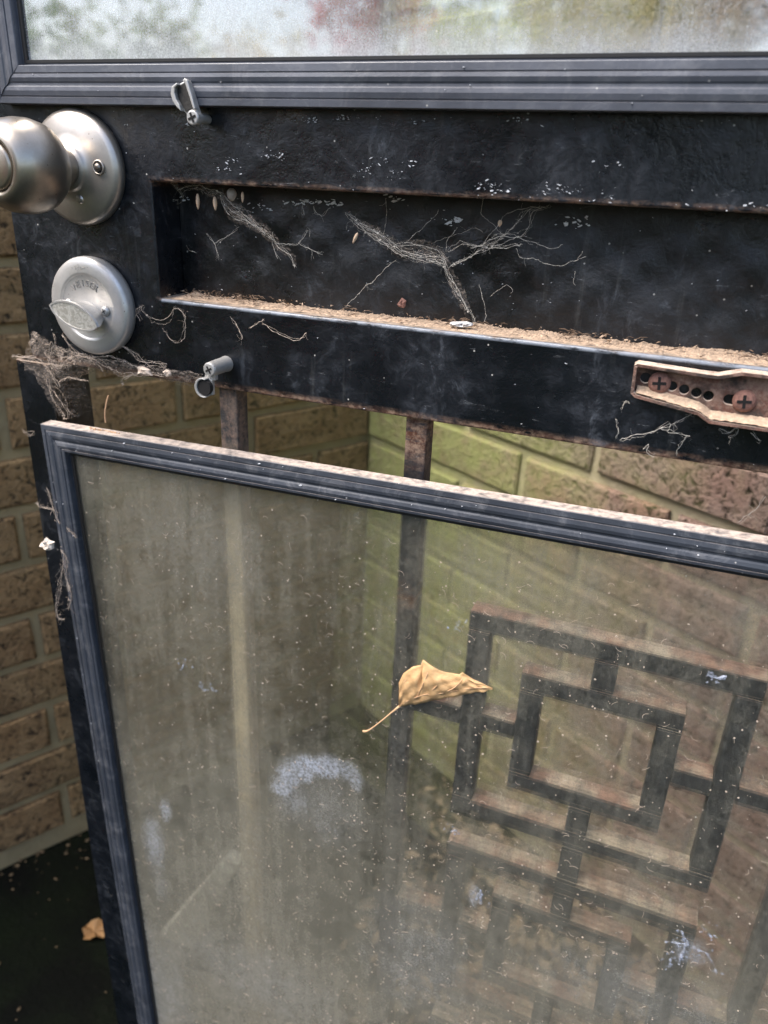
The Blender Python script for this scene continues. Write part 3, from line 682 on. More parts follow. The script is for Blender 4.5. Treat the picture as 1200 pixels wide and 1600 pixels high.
# greek-key grille between the second and third bars
def gb(x0, x1, z0, z1, sk=0.0):
    boxo('grille_bar', x0, x1, .0055+sk, .0195+sk, z0, z1, M['grille'], door, .0009)
T = .0145
def key(zt):
    x0, x1 = -.1047, .0733; z0 = zt-.170
    gb(x0, x1, zt-T, zt); gb(x0, x1, z0, z0+T)
    gb(x0, x0+T, z0+T, zt-T); gb(x1-T, x1, z0+T, zt-T)
    a0, a1 = -.0665, .0352; b1, b0 = zt-.0365, zt-.1335
    gb(a0, a1, b1-T, b1); gb(a0, a1, b0, b0+T)
    gb(a0, a0+T, b0+T, b1-T); gb(a1-T, a1, b0+T, b1-T)
    cx = (x0+x1)/2; cz = zt-.085
    gb(cx-T/2, cx+T/2, b1, zt-T); gb(cx-T/2, cx+T/2, z0+T, b0)
    gb(x0+T, a0, cz-T/2, cz+T/2); gb(a1, x1-T, cz-T/2, cz+T/2)
    gb(-.1425, x0, cz-T/2, cz+T/2); gb(x1, .1075, cz-T/2, cz+T/2)
    return z0
zt = -.2575
for i in range(3):
    z0 = key(zt)
    if i < 2: gb(-.0157-T/2, -.0157+T/2, z0-.0305, z0)
    zt = z0-.0305

# dust drifted along the ledge
def ledge_dust():
    v, f = [], []
    nx, ny = 700, 12
    r = random.Random(3)
    h0 = [0]*(nx+1)
    w = .5; coarse = []
    for i in range(nx+1):
        w += r.gauss(0, .10); w = min(1, max(.02, w)); coarse.append(w)
    for j in range(ny+1):
        for i in range(nx+1):
            x = -.3265 + .545*i/nx; t = j/ny           # 0 front, 1 back
            fr = .0030 + .0065*(1-coarse[i])**1.5
            y = fr + (.0258-fr)*t
            h = (.0002 + .0020*coarse[i]*(t**1.6) + r.uniform(0, .0006))*min(1, t*5+.0)*min(1, i/10, (nx-i)/10)
            if i < 70: h *= 1.1
            v.append((x, y + r.uniform(-.0003, .0003), -.0806 + h))
    for j in range(ny):
        for i in range(nx):
            a = j*(nx+1)+i; f.append((a, a+1, a+nx+2, a+nx+1))
    o = mesh_obj('ledge_dust', v, f, M['dust'], door); o['kind'] = 'stuff'; o['label'] = 'thick tan dust and grit lying along the ledge'
    s = Soup()
    for q in range(900):
        x = r.uniform(-.325, .21); y = r.uniform(.002, .025); sz = r.choice([.0002, .0003, .0003, .0005, .0008, .0016])
        c = Vector((x, y, -.0792 + .0022*(y/.026) + r.uniform(-.0004, .0006)))
        vs_ = [c + Vector((r.uniform(-1, 1), r.uniform(-1, 1), r.uniform(-1, 1)*.6))*sz for _ in range(4)]
        s.add(([tuple(a) for a in vs_], [(0,1,2),(0,3,1),(1,3,2),(2,3,0)]))
    g = s.make('grit', M['dust'], door); g['kind'] = 'stuff'
    s = Soup()
    for q in range(260):
        x = r.uniform(-.325, .21) if r.random() < .5 else r.choice([-.30, -.27, -.13, -.06, .03, .12]) + r.gauss(0, .006)
        y = r.uniform(.004, .025); l = r.uniform(.0006, .0034); a = r.uniform(0, 6.28)
        c = Vector((x, y, -.0786 + .0022*(y/.026))); d = Vector((math.cos(a), math.sin(a)*.6, r.uniform(-.1, .4)))*l
        s.add(tube_vf([c-d, c+Vector((0, 0, l*.2)), c+d], [.0001, r.uniform(.0002, .0005), .0001], 4))
    g = s.make('debris', plain('dark_bits', (.13, .085, .055), .9, .6, 90), door); g['kind'] = 'stuff'
ledge_dust()

# white chips of old paint
def chips():
    r = random.Random(11); s = Soup()
    def chip(c, sz):
        n = r.choice([4, 5, 6]); a0 = r.random()*6
        st = r.uniform(.4, 1)
        rr = [sz*r.uniform(.3, 1.3) for _ in range(n)]; th = r.uniform(-.6, .6); px = [math.cos(6.283*k/n)*rr[k]*1.5 for k in range(n)]; pz = [math.sin(6.283*k/n)*rr[k]*st*.7 for k in range(n)]
        pts = [(c.x + px[k]*math.cos(th) - pz[k]*math.sin(th), c.z + px[k]*math.sin(th) + pz[k]*math.cos(th)) for k in range(n)]
        v, f = prism(pts, c.y, c.y - r.uniform(.0002, .0006))
        s.add((v, f))
    for p in DATA['chips']:
        p = Vector(p)
        for q in range(r.randint(3, 20)):
            chip(p + Vector((r.gauss(0, .0040), 0, r.gauss(0, .0012))), r.choice([.00012, .00015, .0002, .0002, .0003, .0004, .0005, .0007]))
    for q in range(50):
        chip(Vector((r.uniform(-.43, .2), -.0004, r.choice([r.gauss(.002, .01), r.gauss(-.009, .0012), r.gauss(-.11, .014), r.gauss(.027, .001)]))), r.choice([.00025, .0003, .0005]))
    for p in DATA['chips_in']:
        p = Vector(p)
        for q in range(r.randint(5, 14)):
            chip(p + Vector((r.gauss(0, .004), 0, r.gauss(0, .0010))), r.choice([.0004, .0006, .0010, .0014]))
    for q in range(90):
        chip(Vector((r.uniform(-.32, .2), .0250, r.uniform(-.075, -.015))), r.choice([.0002, .0003, .0004]))
    o = s.make('paint_chips', M['chip'], door); o['kind'] = 'stuff'
chips()

# ---- knob
def knob():
    cx, cz = -.3800, -.0050
    rose = [(.0335, -.0005), (.0338, -.0040), (.0328, -.0070), (.0300, -.0088), (.020, -.0108), (.0150, -.0116), (.0132, -.0136), (.0128, -.0150), (.005, -.0150)]
    v, f = lathe(rose, 96, (cx, 0, cz))
    kb_v, kb_f = [], []
    ball = [(.0085, -.0130), (.0105, -.0140), (.0118, -.0190), (.0132, -.0240), (.0168, -.0285), (.0212, -.0325), (.0243, -.0375), (.0258, -.0445), (.0258, -.0510),
            (.0246, -.0580), (.0222, -.0640), (.0190, -.0682), (.0162, -.0702), (.0146, -.0698), (.0136, -.0675)]
    kv, kf = lathe(ball, 96, (cx, 0, cz))
    k = mesh_obj('door_knob', kv, kf, M['knob'], door, smooth=True)
    k['label'] = 'round satin nickel door knob with worn finish'
    r_ = mesh_obj('rose', v, f, M['rose'], k, smooth=True)
    v, f = lathe([(.0128, -.0672), (.0126, -.0690), (.0110, -.0700), (.004, -.0702)], 48, (cx, 0, cz)); mesh_obj('knob_button', v, f, M['knob'], k, smooth=True)
    # countersunk screw in the plate
    sx, sz = cx+.0222, cz+.0010
    v, f = lathe([(.0042, -.0105), (.0043, -.0114), (.0036, -.0117), (.0033, -.0112), (.0030, -.0100)], 32, (sx, 0, sz)); mesh_obj('screw_collar', v, f, M['rose'], k, smooth=True)
    v, f = lathe([(.0034, -.0100), (.0034, -.0113), (.0030, -.0115)], 32, (sx, 0, sz)); mesh_obj('screw_hole', v, f, M['black_hole'], k)
    v, f = lathe([(.0024, -.0112), (.0023, -.0121), (.0015, -.0128), (.0006, -.0130)], 24, (sx, 0, sz)); mesh_obj('screw', v, f, M['steel_dark'], k, smooth=True)
    v, f = lathe([(.0030, -.0100), (.0028, -.0112), (.0018, -.0122), (.0006, -.0125)], 24, (cx+.005, 0, cz-.0178)); mesh_obj('detent', v, f, M['rose'], k, smooth=True)
knob()

def cross_slot(cx, cy, cz, r, parent, rot=.3, mat=None):
    s = Soup()
    for a in (rot, rot+math.pi/2):
        c, sn = math.cos(a), math.sin(a); w = r*.22
        pts = [(cx + c*r - sn*w, cz + sn*r + c*w), (cx - c*r - sn*w, cz - sn*r + c*w), (cx - c*r + sn*w, cz - sn*r - c*w), (cx + c*r + sn*w, cz + sn*r - c*w)]
        s.add(prism(pts, cy, cy - .00025 - (0.00004 if a == rot else 0)))
    return s.make('screw_slot', mat or M['black_hole'], parent)

def deadbolt():
    cx, cz = -.3795, -.0896
    prof = [(.0316, -.0005), (.0321, -.0040), (.0320, -.0070), (.0312, -.0088), (.0296, -.0098), (.0270, -.0103), (.0225, -.0107), (.0212, -.0106), (.0206, -.0100), (.0200, -.0098), (.004, -.0098)]
    v, f = lathe(prof, 112, (cx, 0, cz))
    p = mesh_obj('deadbolt', v, f, M['bolt'], door, smooth=True)
    p['label'] = 'round dull nickel deadbolt plate with thumb turn'
    # thumb turn: a thick lens-shaped wing
    def lens(l, h, n=20):
        up = [(-l + 2*l*i/n, h*(1-(-1+2*i/n)**2)**.72) for i in range(n+1)]
        return up + [(x, -z) for x, z in up[-2:0:-1]]
    ang = R(-15); c, s = math.cos(ang), math.sin(ang)
    ox, oz = cx + .001, cz - .0035
    layers = [(-.0098, .0120, .0070), (-.0130, .0140, .0066), (-.0200, .0186, .0076), (-.0235, .0202, .0086), (-.0243, .0198, .0083)]
    v, f = [], []; n = None
    for y, l, h in layers:
        ln = lens(l, h); n = len(ln)
        v += [(ox + x*c - z*s, y, oz + x*s + z*c) for x, z in ln]
    for i in range(len(layers)-1):
        for q in range(n):
            q2 = (q+1) % n
            f.append((i*n+q, (i+1)*n+q, (i+1)*n+q2, i*n+q2))
    f.append(tuple((len(layers)-1)*n+q for q in range(n)))
    f.append(tuple(range(n))[::-1])
    t = mesh_obj('thumb_turn', v, f, M['zinc'], p)
    # raised rim and hammered face
    ln = lens(.0198, .0083); ln2 = lens(.0184, .0070)
    v = [(ox + x*c - z*s, -.0243, oz + x*s + z*c) for x, z in ln] + [(ox + x*c - z*s, -.0250, oz + x*s + z*c) for x, z in ln] + \
        [(ox + x*c - z*s, -.0250, oz + x*s + z*c) for x, z in ln2] + [(ox + x*c - z*s, -.0243, oz + x*s + z*c) for x, z in ln2]
    f = []
    for a in range(3):
        for q in range(n):
            q2 = (q+1) % n; f.append((a*n+q, (a+1)*n+q, (a+1)*n+q2, a*n+q2))
    mesh_obj('thumb_turn_rim', v, f, M['bolt'], p)
    k = NT('hammered_zinc'); P = k.geo().outputs['Position']
    vo = k.n('ShaderNodeTexNoise', {'Vector': P, 'Scale': 420, 'Detail': 2, 'Distortion': 1.0}).outputs[0]
    hm = k.done(k.bsdf(k.mix(k.mr(vo, .4, .6), (.42, .40, .35), (.60, .58, .53)), .45, k.bump(vo, .5, .0004), .5))
    v, f = prism([(ox + x*c - z*s, oz + x*s + z*c) for x, z in ln2], -.0240, -.0246)
    mesh_obj('thumb_turn_face', v, f, hm, p)
    for sx, sz in ((cx+.0150, cz-.0010), (cx-.0150, cz+.0010)):
        v, f = lathe([(.0033, -.0098), (.0032, -.0110), (.0022, -.0119), (.0008, -.0121)], 24, (sx, 0, sz)); mesh_obj('screw', v, f, M['zinc'], p, smooth=True)
        cross_slot(sx, -.0120, sz, .0015, p, .5)
    # stamped lettering round the sunk disc
    cu_all = Soup()
    word = 'WEISER'
    for i, ch in enumerate(word):
        cu = bpy.data.curves.new('t', 'FONT'); cu.body = ch; cu.size = .0060; cu.extrude = .0004; cu.align_x = 'CENTER'; cu.resolution_u = 2
        to = bpy.data.objects.new('t', cu); scene.collection.objects.link(to)
        bpy.context.view_layer.update()
        me = to.evaluated_get(bpy.context.evaluated_depsgraph_get()).to_mesh()
        a = (2.5-i)*R(13.5)
        for_v = []
        for vv in me.vertices:
            x, y, z = vv.co
            X = x*math.cos(a) - (y+.0135)*math.sin(a); Z = x*math.sin(a) + (y+.0135)*math.cos(a)
            for_v.append((cx + X, -.0099 - z, cz + Z))
        cu_all.add((for_v, [tuple(pp.vertices) for pp in me.polygons]))
        to.to_mesh_clear(); bpy.data.objects.remove(to); bpy.data.curves.remove(cu)
    lt = cu_all.make('lettering', M['bolt_mark'], p)
    r = random.Random(9); sc = Soup()
    for q in range(16):
        x, z = cx - .003 + r.gauss(0, .0038), cz + .0250 + r.gauss(0, .0011); a = r.uniform(0, 6.28); l = r.uniform(.0005, .0016)
        y = -.01065 + .0
        sc.add(tube_vf([(x, y, z), (x + math.cos(a)*l*.5 + r.gauss(0, .0003), y, z + math.sin(a)*l*.5), (x + math.cos(a)*l, y, z + math.sin(a)*l)], .00010, 4))
    o = sc.make('scuff_marks', M['steel_dark'], p); o['kind'] = 'stuff'
deadbolt()

# ---- turn clips that hold the glazed panels
def rounded(pts, n=6):
    return pts
def clip_a():
    # lever lying over the bottom rail of the upper panel
    s = Soup()
    bx, bz = -.2845, .0238
    def T_(l, w):  # l along lever, w across
        ang = R(112); ux, uz = math.cos(ang), math.sin(ang)
        return (bx + ux*l + uz*w, bz + uz*l - ux*w)
    v, f = lathe([(.0026, -.0002), (.0028, -.0100), (.0040, -.0108), (.0040, -.0152), (.0034, -.0158), (.001, -.0158)], 32, (bx, 0, bz)); s.add((v, f))
    out = [T_(.000, -.0038), T_(.004, -.0040), T_(.0075, -.0062), T_(.0115, -.0074), (T_(.0155, -.0070)), T_(.0180, -.0048), T_(.0186, -.001), T_(.0186, .0040), T_(.0170, .0044), T_(.010, .0040), T_(.003, .0036), T_(.000, .0036)]
    s.add(prism(out, -.0104, -.0140))
    lip = [T_(.005, -.0046), T_(.0080, -.0064), T_(.0115, -.0076), (T_(.0155, -.0072)), T_(.0182, -.0050), T_(.0188, -.001), T_(.0176, -.001), T_(.0170, -.0034), T_(.0148, -.0046), T_(.0115, -.0050), T_(.0085, -.0042)]
    s.add(prism(lip, -.0140, -.0172))
    lip = [T_(.003, .0028), T_(.010, .0032), T_(.0170, .0034), T_(.0186, .0024), T_(.0190, .0044), T_(.0175, .0054), T_(.010, .0050), T_(.003, .0042)]
    s.add(prism(lip, -.0140, -.0164))
    c = s.make('turn_clip', M['zinc'], door, bevel=.0004)
    c['label'] = 'cast zinc turn clip on the bottom rail of the upper glass'
    ins = [T_(.0045, -.0034), T_(.0085, -.0041), T_(.0115, -.0049), T_(.0147, -.0045), T_(.0169, -.0032), T_(.0175, -.001), T_(.0176, .0026), T_(.010, .0031), T_(.0045, .0026)]
    v, f = prism(ins, -.0141, -.0146); mesh_obj('clip_dark_inlay', v, f, M['dark_inside'], c)  # dark inlay colours in the shade inside the open clip
    cross_slot(bx, -.0159, bz, .0026, c, .4)
def clip_b():
    s = Soup()
    bx, bz = -.2790, -.1168
    s.add(lathe([(.0052, -.0002), (.0048, -.004), (.0046, -.0190), (.0040, -.0204), (.001, -.0206)], 32, (bx, 0, bz)))
    # short neck and drooping thumb tab
    s.add(prism([(bx-.0038, bz-.0015), (bx+.0034, bz-.0015), (bx+.0030, bz-.0070), (bx-.0052, bz-.0070)], -.0150, -.0185))
    tabo = [(bx-.0035+.0060*math.cos(a), bz-.0115+.0062*math.sin(a)) for a in [R(t) for t in range(60, 301, 24)]] + [(bx+.001, bz-.0165), (bx+.001, bz-.007)]
    s.add(prism(tabo, -.0160, -.0188))
    lip = [(bx-.0035+.0062*math.cos(a), bz-.0115+.0064*math.sin(a)) for a in [R(t) for t in range(70, 291, 20)]]
    lip += [(bx-.0030+.0048*math.cos(a), bz-.0115+.0054*math.sin(a)) for a in [R(t) for t in range(290, 69, -20)]]
    s.add(prism(lip, -.0188, -.0232))
    c = s.make('turn_clip', M['zinc'], door, bevel=.0004)
    c['label'] = 'cast zinc turn clip standing off the rail above the first bar'
    v, f = prism([(bx-.0030+.0046*math.cos(a), bz-.0115+.0050*math.sin(a)) for a in [R(t) for t in range(0, 360, 20)]], -.0187, -.0222)
    mesh_obj('clip_dark_inlay', v, f, M['black_hole'], c)
    cross_slot(bx, -.0206, bz, .0024, c, .5)
clip_a(); clip_b()

# ---- rusty channel bracket at the right
def bracket():
    o_pts = [(-.0285, -.0850), (-.0270, -.0838), (.004, -.0850), (.012, -.0850), (.022, -.0820), (.110, -.0822), (.110, -.1100), (.012, -.1096), (.006, -.1062), (.000, -.1052), (-.0255, -.1015), (-.0280, -.0995)]
    cu = bpy.data.curves.new('plate', 'CURVE'); cu.dimensions = '2D'; cu.fill_mode = 'BOTH'; cu.extrude = .0006; cu.bevel_depth = .0003; cu.bevel_resolution = 0
    def spl(pts):
        sp = cu.splines.new('POLY'); sp.points.add(len(pts)-1)
        for q, (x, z) in zip(sp.points, pts): q.co = (x, z, 0, 1)
        sp.use_cyclic_u = True
    spl(o_pts)
    holes = [(-.0222, -.0918, .0030), (-.0086, -.0944, .0028), (-.0026, -.0953, .0028), (.0034, -.0962, .0028), (.0094, -.0970, .0028)]
    for x, z, r in holes: spl([(x+r*math.cos(a*math.pi/9), z+r*math.sin(a*math.pi/9)) for a in range(18)])
    def slot(x0, x1, z, r): spl([(x0+r*math.cos(a), z+r*math.sin(a)) for a in [R(t) for t in range(90, 271, 20)]] + [(x1+r*math.cos(a), z+r*math.sin(a)) for a in [R(t) for t in range(-90, 91, 20)]])
    slot(.0190, .0290, -.0975, .0028); slot(.060, .075, -.098, .0028)
    to = bpy.data.objects.new('t', cu); scene.collection.objects.link(to); bpy.context.view_layer.update()
    me = to.evaluated_get(bpy.context.evaluated_depsgraph_get()).to_mesh()
    s = Soup(); s.add(([(v.co.x, -.0022 - v.co.z, v.co.y) for v in me.vertices], [tuple(p.vertices)[::-1] for p in me.polygons]))
    to.to_mesh_clear(); bpy.data.objects.remove(to); bpy.data.curves.remove(cu)
    # turned-out flange following the outline
    n = len(o_pts); cxm = sum(p[0] for p in o_pts)/n; 
    def inset(i, d):
        p0, p1, p2 = (Vector(o_pts[(i-1) % n]), Vector(o_pts[i]), Vector(o_pts[(i+1) % n]))
        t = ((p1-p0).normalized() + (p2-p1).normalized()).normalized(); nn = Vector((t.y, -t.x))
        return p1 + nn*d
    A = [inset(i, 0.0001) for i in range(n)]; Bv = [inset(i, .0017) for i in range(n)]
    v, f = [], []
    for y, ring in ((-.0028, A), (-.0092, A), (-.0092, Bv), (-.0028, Bv)):
        v += [(p.x, y + (rnd.uniform(-.0003, .0003) if y < -.005 else 0), p.y) for p in ring]
    for a in range(3):
        for i in range(n-1 if False else n):
            j = (i+1) % n
            if i == 5: continue
            f.append((a*n+i, (a+1)*n+i, (a+1)*n+j, a*n+j))
    s.add((v, f))
    b = s.make('latch_bracket', M['bracket'], door)
    b['label'] = 'rusty channel bracket with a row of holes'
    for sx, sz in ((-.0150, -.0934), (.0262, -.0972)):
        v, f = lathe([(.0056, -.0028), (.0056, -.0038), (.0040, -.0052), (.001, -.0055)], 28, (sx, 0, sz)); mesh_obj('screw', v, f, M['rust'], b, smooth=True)
        cross_slot(sx, -.0054, sz, .0034, b, .1)
    # packed dirt in the bottom flange
    r = random.Random(5); v, f = [], []; nx = 90
    lower = [(-.0255, -.1000), (.000, -.1038), (.006, -.1048), (.012, -.1082), (.108, -.1086)]
    def zl(x):
        for (xa, za), (xb, zb) in zip(lower, lower[1:]):
            if xa <= x <= xb: return za + (zb-za)*(x-xa)/(xb-xa)
        return lower[-1][1]
    for j in range(5):
        for i in range(nx+1):
            x = -.0255 + .1335*i/nx; t = j/4
            v.append((x, -.0090 + .0060*t, zl(x) + .0008 + .0032*t*t + r.uniform(0, .0006)))
    for j in range(4):
        for i in range(nx):
            a = j*(nx+1)+i; f.append((a, a+1, a+nx+2, a+nx+1))
    d = mesh_obj('packed_dirt', v, f, M['dust'], b); d['kind'] = 'stuff'
bracket()

# ------------------------------------------------------------------ glazed panels
def panel(name, label, loc, ry, w, h, mat, glass, fy, rail_w):
    """local frame: x right, z up from the lower left corner; fy = front y of the frame"""
    root = empty(name, loc, (0, ry, 0))
    tag(root, label, 'storm window')
    W_ = rail_w
    prof = [(0, .011), (0, .0006), (.0004, 0), (.0036, -.0002), (.0038, .0005), (.0042, .0005), (.0046, -.0001), (.0072, -.0006), (.0092, -.0003), (.0100, .0005), (.0112, .0006),
            (.0122, .0000), (.0142, -.0006), (.0160, -.0002), (.0162, .0005), (.0166, .0005), (.0169, .0000), (W_-.0004, .0002), (W_, .0006), (W_, .0045), (W_+.0016, .0048), (W_+.0016, .011)]
    flat = [(u, min(y, .0004) if .003 < u < W_-.001 else y) for u, y in prof]
    flat = [(u, y - .0006*math.sin(3.14*min(1, u/W_)) if u < W_ else y) for u, y in flat]
    def rail(p0, du, dv, ln):
        v, f = [], []; P_ = prof if dv[0] == 0 else flat; n = len(P_)
        for end in (0, 1):
            for u, y in P_:
                a = u if end == 0 else ln - u
                p = Vector(p0) + Vector(du)*a + Vector(dv)*u
                v.append((p.x, y, p.z))
        for i in range(n-1): f.append((i, i+1, i+1+n, i+n))
        f.append((n-1, 0, n, 2*n-1))
        f.append(tuple(range(n))[::-1]); f.append(tuple(range(n, 2*n)))
        me = bpy.data.meshes.new('frame_rail'); me.from_pydata(v, [], f); me.materials.append(mat)
        bm = bmesh.new(); bm.from_mesh(me); bmesh.ops.recalc_face_normals(bm, faces=bm.faces); bm.to_mesh(me); bm.free()
        o = bpy.data.objects.new('frame_rail', me); link(o, root)
        return o
    g = .00012
    rail((0, 0, 0), (1, 0, 0), (0, 0, 1), w)
    rail((w, 0, h), (-1, 0, 0), (0, 0, -1), w)
    rail((0, 0, h-g), (0, 0, -1), (1, 0, 0), h-2*g)
    rail((w, 0, g), (0, 0, 1), (-1, 0, 0), h-2*g)
    q = W_ + .0015
    # gasket strips
    for (x0, x1, z0, z1) in ((q, w-q, q, q+.0016), (q, w-q, h-q-.0016, h-q), (q, q+.0022, q+.0016, h-q-.0016), (w-q-.0022, w-q, q+.0016, h-q-.0016)):
        v, f = box_vf(x0, x1, .0040, .0075, z0, z1)
        me = bpy.data.meshes.new('gasket'); me.from_pydata(v, [], f); me.materials.append(M['gasket']); link(bpy.data.objects.new('gasket', me), root)
    v, f = box_vf(q-.0008, w-q+.0008, .0058, .0086, q-.0008, h-q+.0008)
    me = bpy.data.meshes.new('pane'); me.from_pydata(v, [], f); me.materials.append(glass); me.materials.append(M['glass_edge'])
    for i, p in enumerate(me.polygons): p.material_index = 0 if i in (2, 4) else 1
    pane = bpy.data.objects.new('pane', me); link(pane, root)
    return root, pane
up, up_pane = panel('storm_window', 'upper framed pane, chalky white with dust, clipped above the knob', (-.4330, -.0100, .0300), 0, .765, .93, M['frame_up'], M['glass_up'], 0, .0208)
RY = -R(1.3)
low_h = .755
ux, uz = Vector((math.cos(-RY), 0, math.sin(-RY))), Vector((-math.sin(-RY), 0, math.cos(-RY)))
TL = Vector((-.4300, -.0160, -.1765))
lo_, lo_pane = panel('storm_window', 'lower framed pane, slipped askew and grimy, a dry leaf stuck on it', tuple(TL - uz*low_h), RY, .77, low_h, M['frame_low'], M['glass_low'], 0, .0188)

def nicks(root, w, n, seed):
    r = random.Random(seed); s = Soup()
    for q in range(n):
        x = r.uniform(.02, w-.1); z = r.uniform(0, .019) if root is up else low_h - r.uniform(0, .018)
        if r.random() < .3: x = r.uniform(0, .017); z = r.uniform(.03, low_h-.03)
        sz = r.choice([.00015, .0002, .0003, .0005]); m = r.choice([4, 5, 6])
        s.add(prism([(x+math.cos(6.28*i/m)*sz*r.uniform(.4, 1.3)*1.6, z+math.sin(6.28*i/m)*sz*r.uniform(.4, 1.1)) for i in range(m)], .0002, -.0009))
    me = bpy.data.meshes.new('paint_nicks'); me.from_pydata(s.v, [], s.f); me.materials.append(M['chip'])
    o = bpy.data.objects.new('paint_nicks', me); link(o, root); o['kind'] = 'stuff'
nicks(up, .7, 22, 61); nicks(lo_, .7, 45, 62)
# flecks, dried drips and marks on the lower pane (child of the pane; pane is a child of the tilted root)
bpy.context.view_layer.update()
def on_pane(name, soup, mat, kind='stuff'):
    inv = lo_pane.matrix_world.inverted()
    me = bpy.data.meshes.new(name); me.from_pydata([tuple(inv @ Vector(p)) for p in soup.v], [], soup.f); me.materials.append(mat)
    o = bpy.data.objects.new(name, me); link(o, lo_pane)
    if kind: o['kind'] = kind
    return o
def flecks():
    r = random.Random(21); s = Soup()
    for q in range(5200):
        u = r.uniform(.022, .74); w = r.uniform(.03, .73)
        if q % 3 == 0: u, w = .30 + r.gauss(0, .16), r.choice([.12, .30, .48, .62]) + r.gauss(0, .05)
        if not (.022 < u < .74 and .022 < w < .73): continue
        p = TL + ux*u - uz*w; p.y = -.0104
        k = r.random()
        if k < .8:
            sz = r.choice([.00015, .0002, .0002, .0003, .0004, .0007]); n = 5
            pts = [(p.x+math.cos(6.28*i/n)*sz*r.uniform(.5, 1.2), p.z+math.sin(6.28*i/n)*sz*r.uniform(.5, 1.2)) for i in range(n)]
            s.add(prism(pts, p.y, p.y-.0002))
        else:
            a = r.uniform(0, 6.28); ln = r.uniform(.0015, .006); cv = r.uniform(-1.5, 1.5)
            pts = []
            for i in range(5):
                pts.append(p + Vector((math.cos(a), 0, math.sin(a)))*ln*i/4); a += cv*.3
            s.add(tube_vf(pts, .00009, 3))
    on_pane('flecks', s, M['webtan'])
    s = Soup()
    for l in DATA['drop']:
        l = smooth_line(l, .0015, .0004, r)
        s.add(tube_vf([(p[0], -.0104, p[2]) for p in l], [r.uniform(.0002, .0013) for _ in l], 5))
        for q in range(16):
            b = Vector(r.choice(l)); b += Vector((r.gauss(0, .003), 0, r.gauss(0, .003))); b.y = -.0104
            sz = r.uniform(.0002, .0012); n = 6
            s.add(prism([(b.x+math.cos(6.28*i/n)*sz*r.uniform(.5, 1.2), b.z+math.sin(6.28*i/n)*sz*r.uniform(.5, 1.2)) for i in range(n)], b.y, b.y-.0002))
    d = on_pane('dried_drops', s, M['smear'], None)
flecks()

# ------------------------------------------------------------------ dry leaf on the pane
def leaf_mat(name='dry_leaf', base=(.64, .40, .19)):
    k = NT(name); P = k.geo().outputs['Position']
    n = k.noise(P, 90, 5, .65); n2 = k.noise(P, 500, 3, .7)
    col = k.mix(k.mr(n, .35, .7), base, tuple(c*.72 for c in base))
    n5 = k.noise(P, 210, 4, .7)
    col = k.mix(k.mr(n5, .64, .74), col, tuple(c*.38 for c in base))
    col = k.mix(k.math('MULTIPLY', k.mr(k.noise(P, 35, 3, .6), .52, .70), .6), col, tuple(min(1, c*1.35) for c in base))
    d = k.bsdf(col, .65, k.bump(k.math('ADD', n, n2), .6, .001))
    t = k.n('ShaderNodeBsdfTranslucent', {'Color': col}).outputs[0]
    return k.done(k.n('ShaderNodeMixShader', {0: .15, 1: d, 2: t}).outputs[0])
M['leaf'] = leaf_mat()
M['leaf_vein'] = plain('pale_leaf_stalk', (.58, .36, .20), .7, .15, 300)
def dry_leaf():
    root = empty('dry_leaf', DATA['leaf_bot'][0])
    tag(root, 'curled tan dry leaf stuck on the lower glass in front of the second bar', 'leaf')
    top, bot = [Vector(p) for p in DATA['leaf_top']], [Vector(p) for p in DATA['leaf_bot']]
    def at(P, t):
        x = t*(len(P)-1); i = min(int(x), len(P)-2); return P[i].lerp(P[i+1], x-i)
    nu, nv = 48, 14
    v, f = [], []
    for i in range(nu+1):
        t = i/nu
        a, b = at(bot, t), at(top, t)
        for j in range(nv+1):
            s = j/nv
            p = a.lerp(b, s)
            # belly of the folded blade, and the crease that splits off the left lobe
            bel = .0075*math.sin(math.pi*min(1, t*1.15))**.7*math.sin(math.pi*(s*.85+.05))
            crease = math.exp(-((t-.30-.10*s)/.030)**2)*.0042*s
            rip = .0005*math.sin(t*50+s*9) + .0004*math.sin(t*23-s*17)
            curl = .006*max(0, s-.75)*4*math.sin(math.pi*t)
            p = p + Vector((0, -(bel*.38 - crease + rip) + .0012 + curl*.35, 0)); p.y = min(p.y, -.0109)
            v.append(tuple(p))
    for i in range(nu):
        for j in range(nv):
            q = i*(nv+1)+j; f.append((q, q+nv+1, q+nv+2, q+1))
    o = mesh_obj('blade', v, f, M['leaf'], root, smooth=True)
    sm = o.modifiers.new('thick', 'SOLIDIFY'); sm.thickness = .00025
    # folded-under half, seen as the pale tip
    st = [Vector(p) for p in DATA['leaf_stem']]
    pts = smooth_line(st, .003)
    rr = [.00045 + (.0004 if i > len(pts)-4 else 0) + (.0003 if i < 2 else 0) for i in range(len(pts))]
    mesh_obj('leaf_stalk', *tube_vf([(p[0], -.0118 - .003*math.sin(3.14*i/len(pts)), p[2]) for i, p in enumerate(pts)], rr, 8), M['leaf_vein'], root, smooth=True)
    # veins standing proud of the blade
    s = Soup()
    base = Vector(DATA['leaf_bot'][1])
    def on_blade(t, sv):
        i = min(nu, int(t*nu)); j = min(nv, int(sv*nv)); return Vector(v[i*(nv+1)+j])
    for path in ([(.02, .1), (.2, .2), (.4, .22), (.6, .25), (.8, .3), (.97, .5)], [(.45, .22), (.55, .5), (.62, .8)], [(.6, .25), (.72, .5), (.8, .8)], [(.12, .3), (.14, .6), (.2, .85)], [(.3, .2), (.42, .5), (.46, .85)]):
        pts = [on_blade(a, b) + Vector((0, -.0001, 0)) for a, b in path]
        s.add(tube_vf(smooth_line(pts, .003), .00030, 5))
    s.make('veins', M['leaf_vein'], root, smooth=True)
dry_leaf()

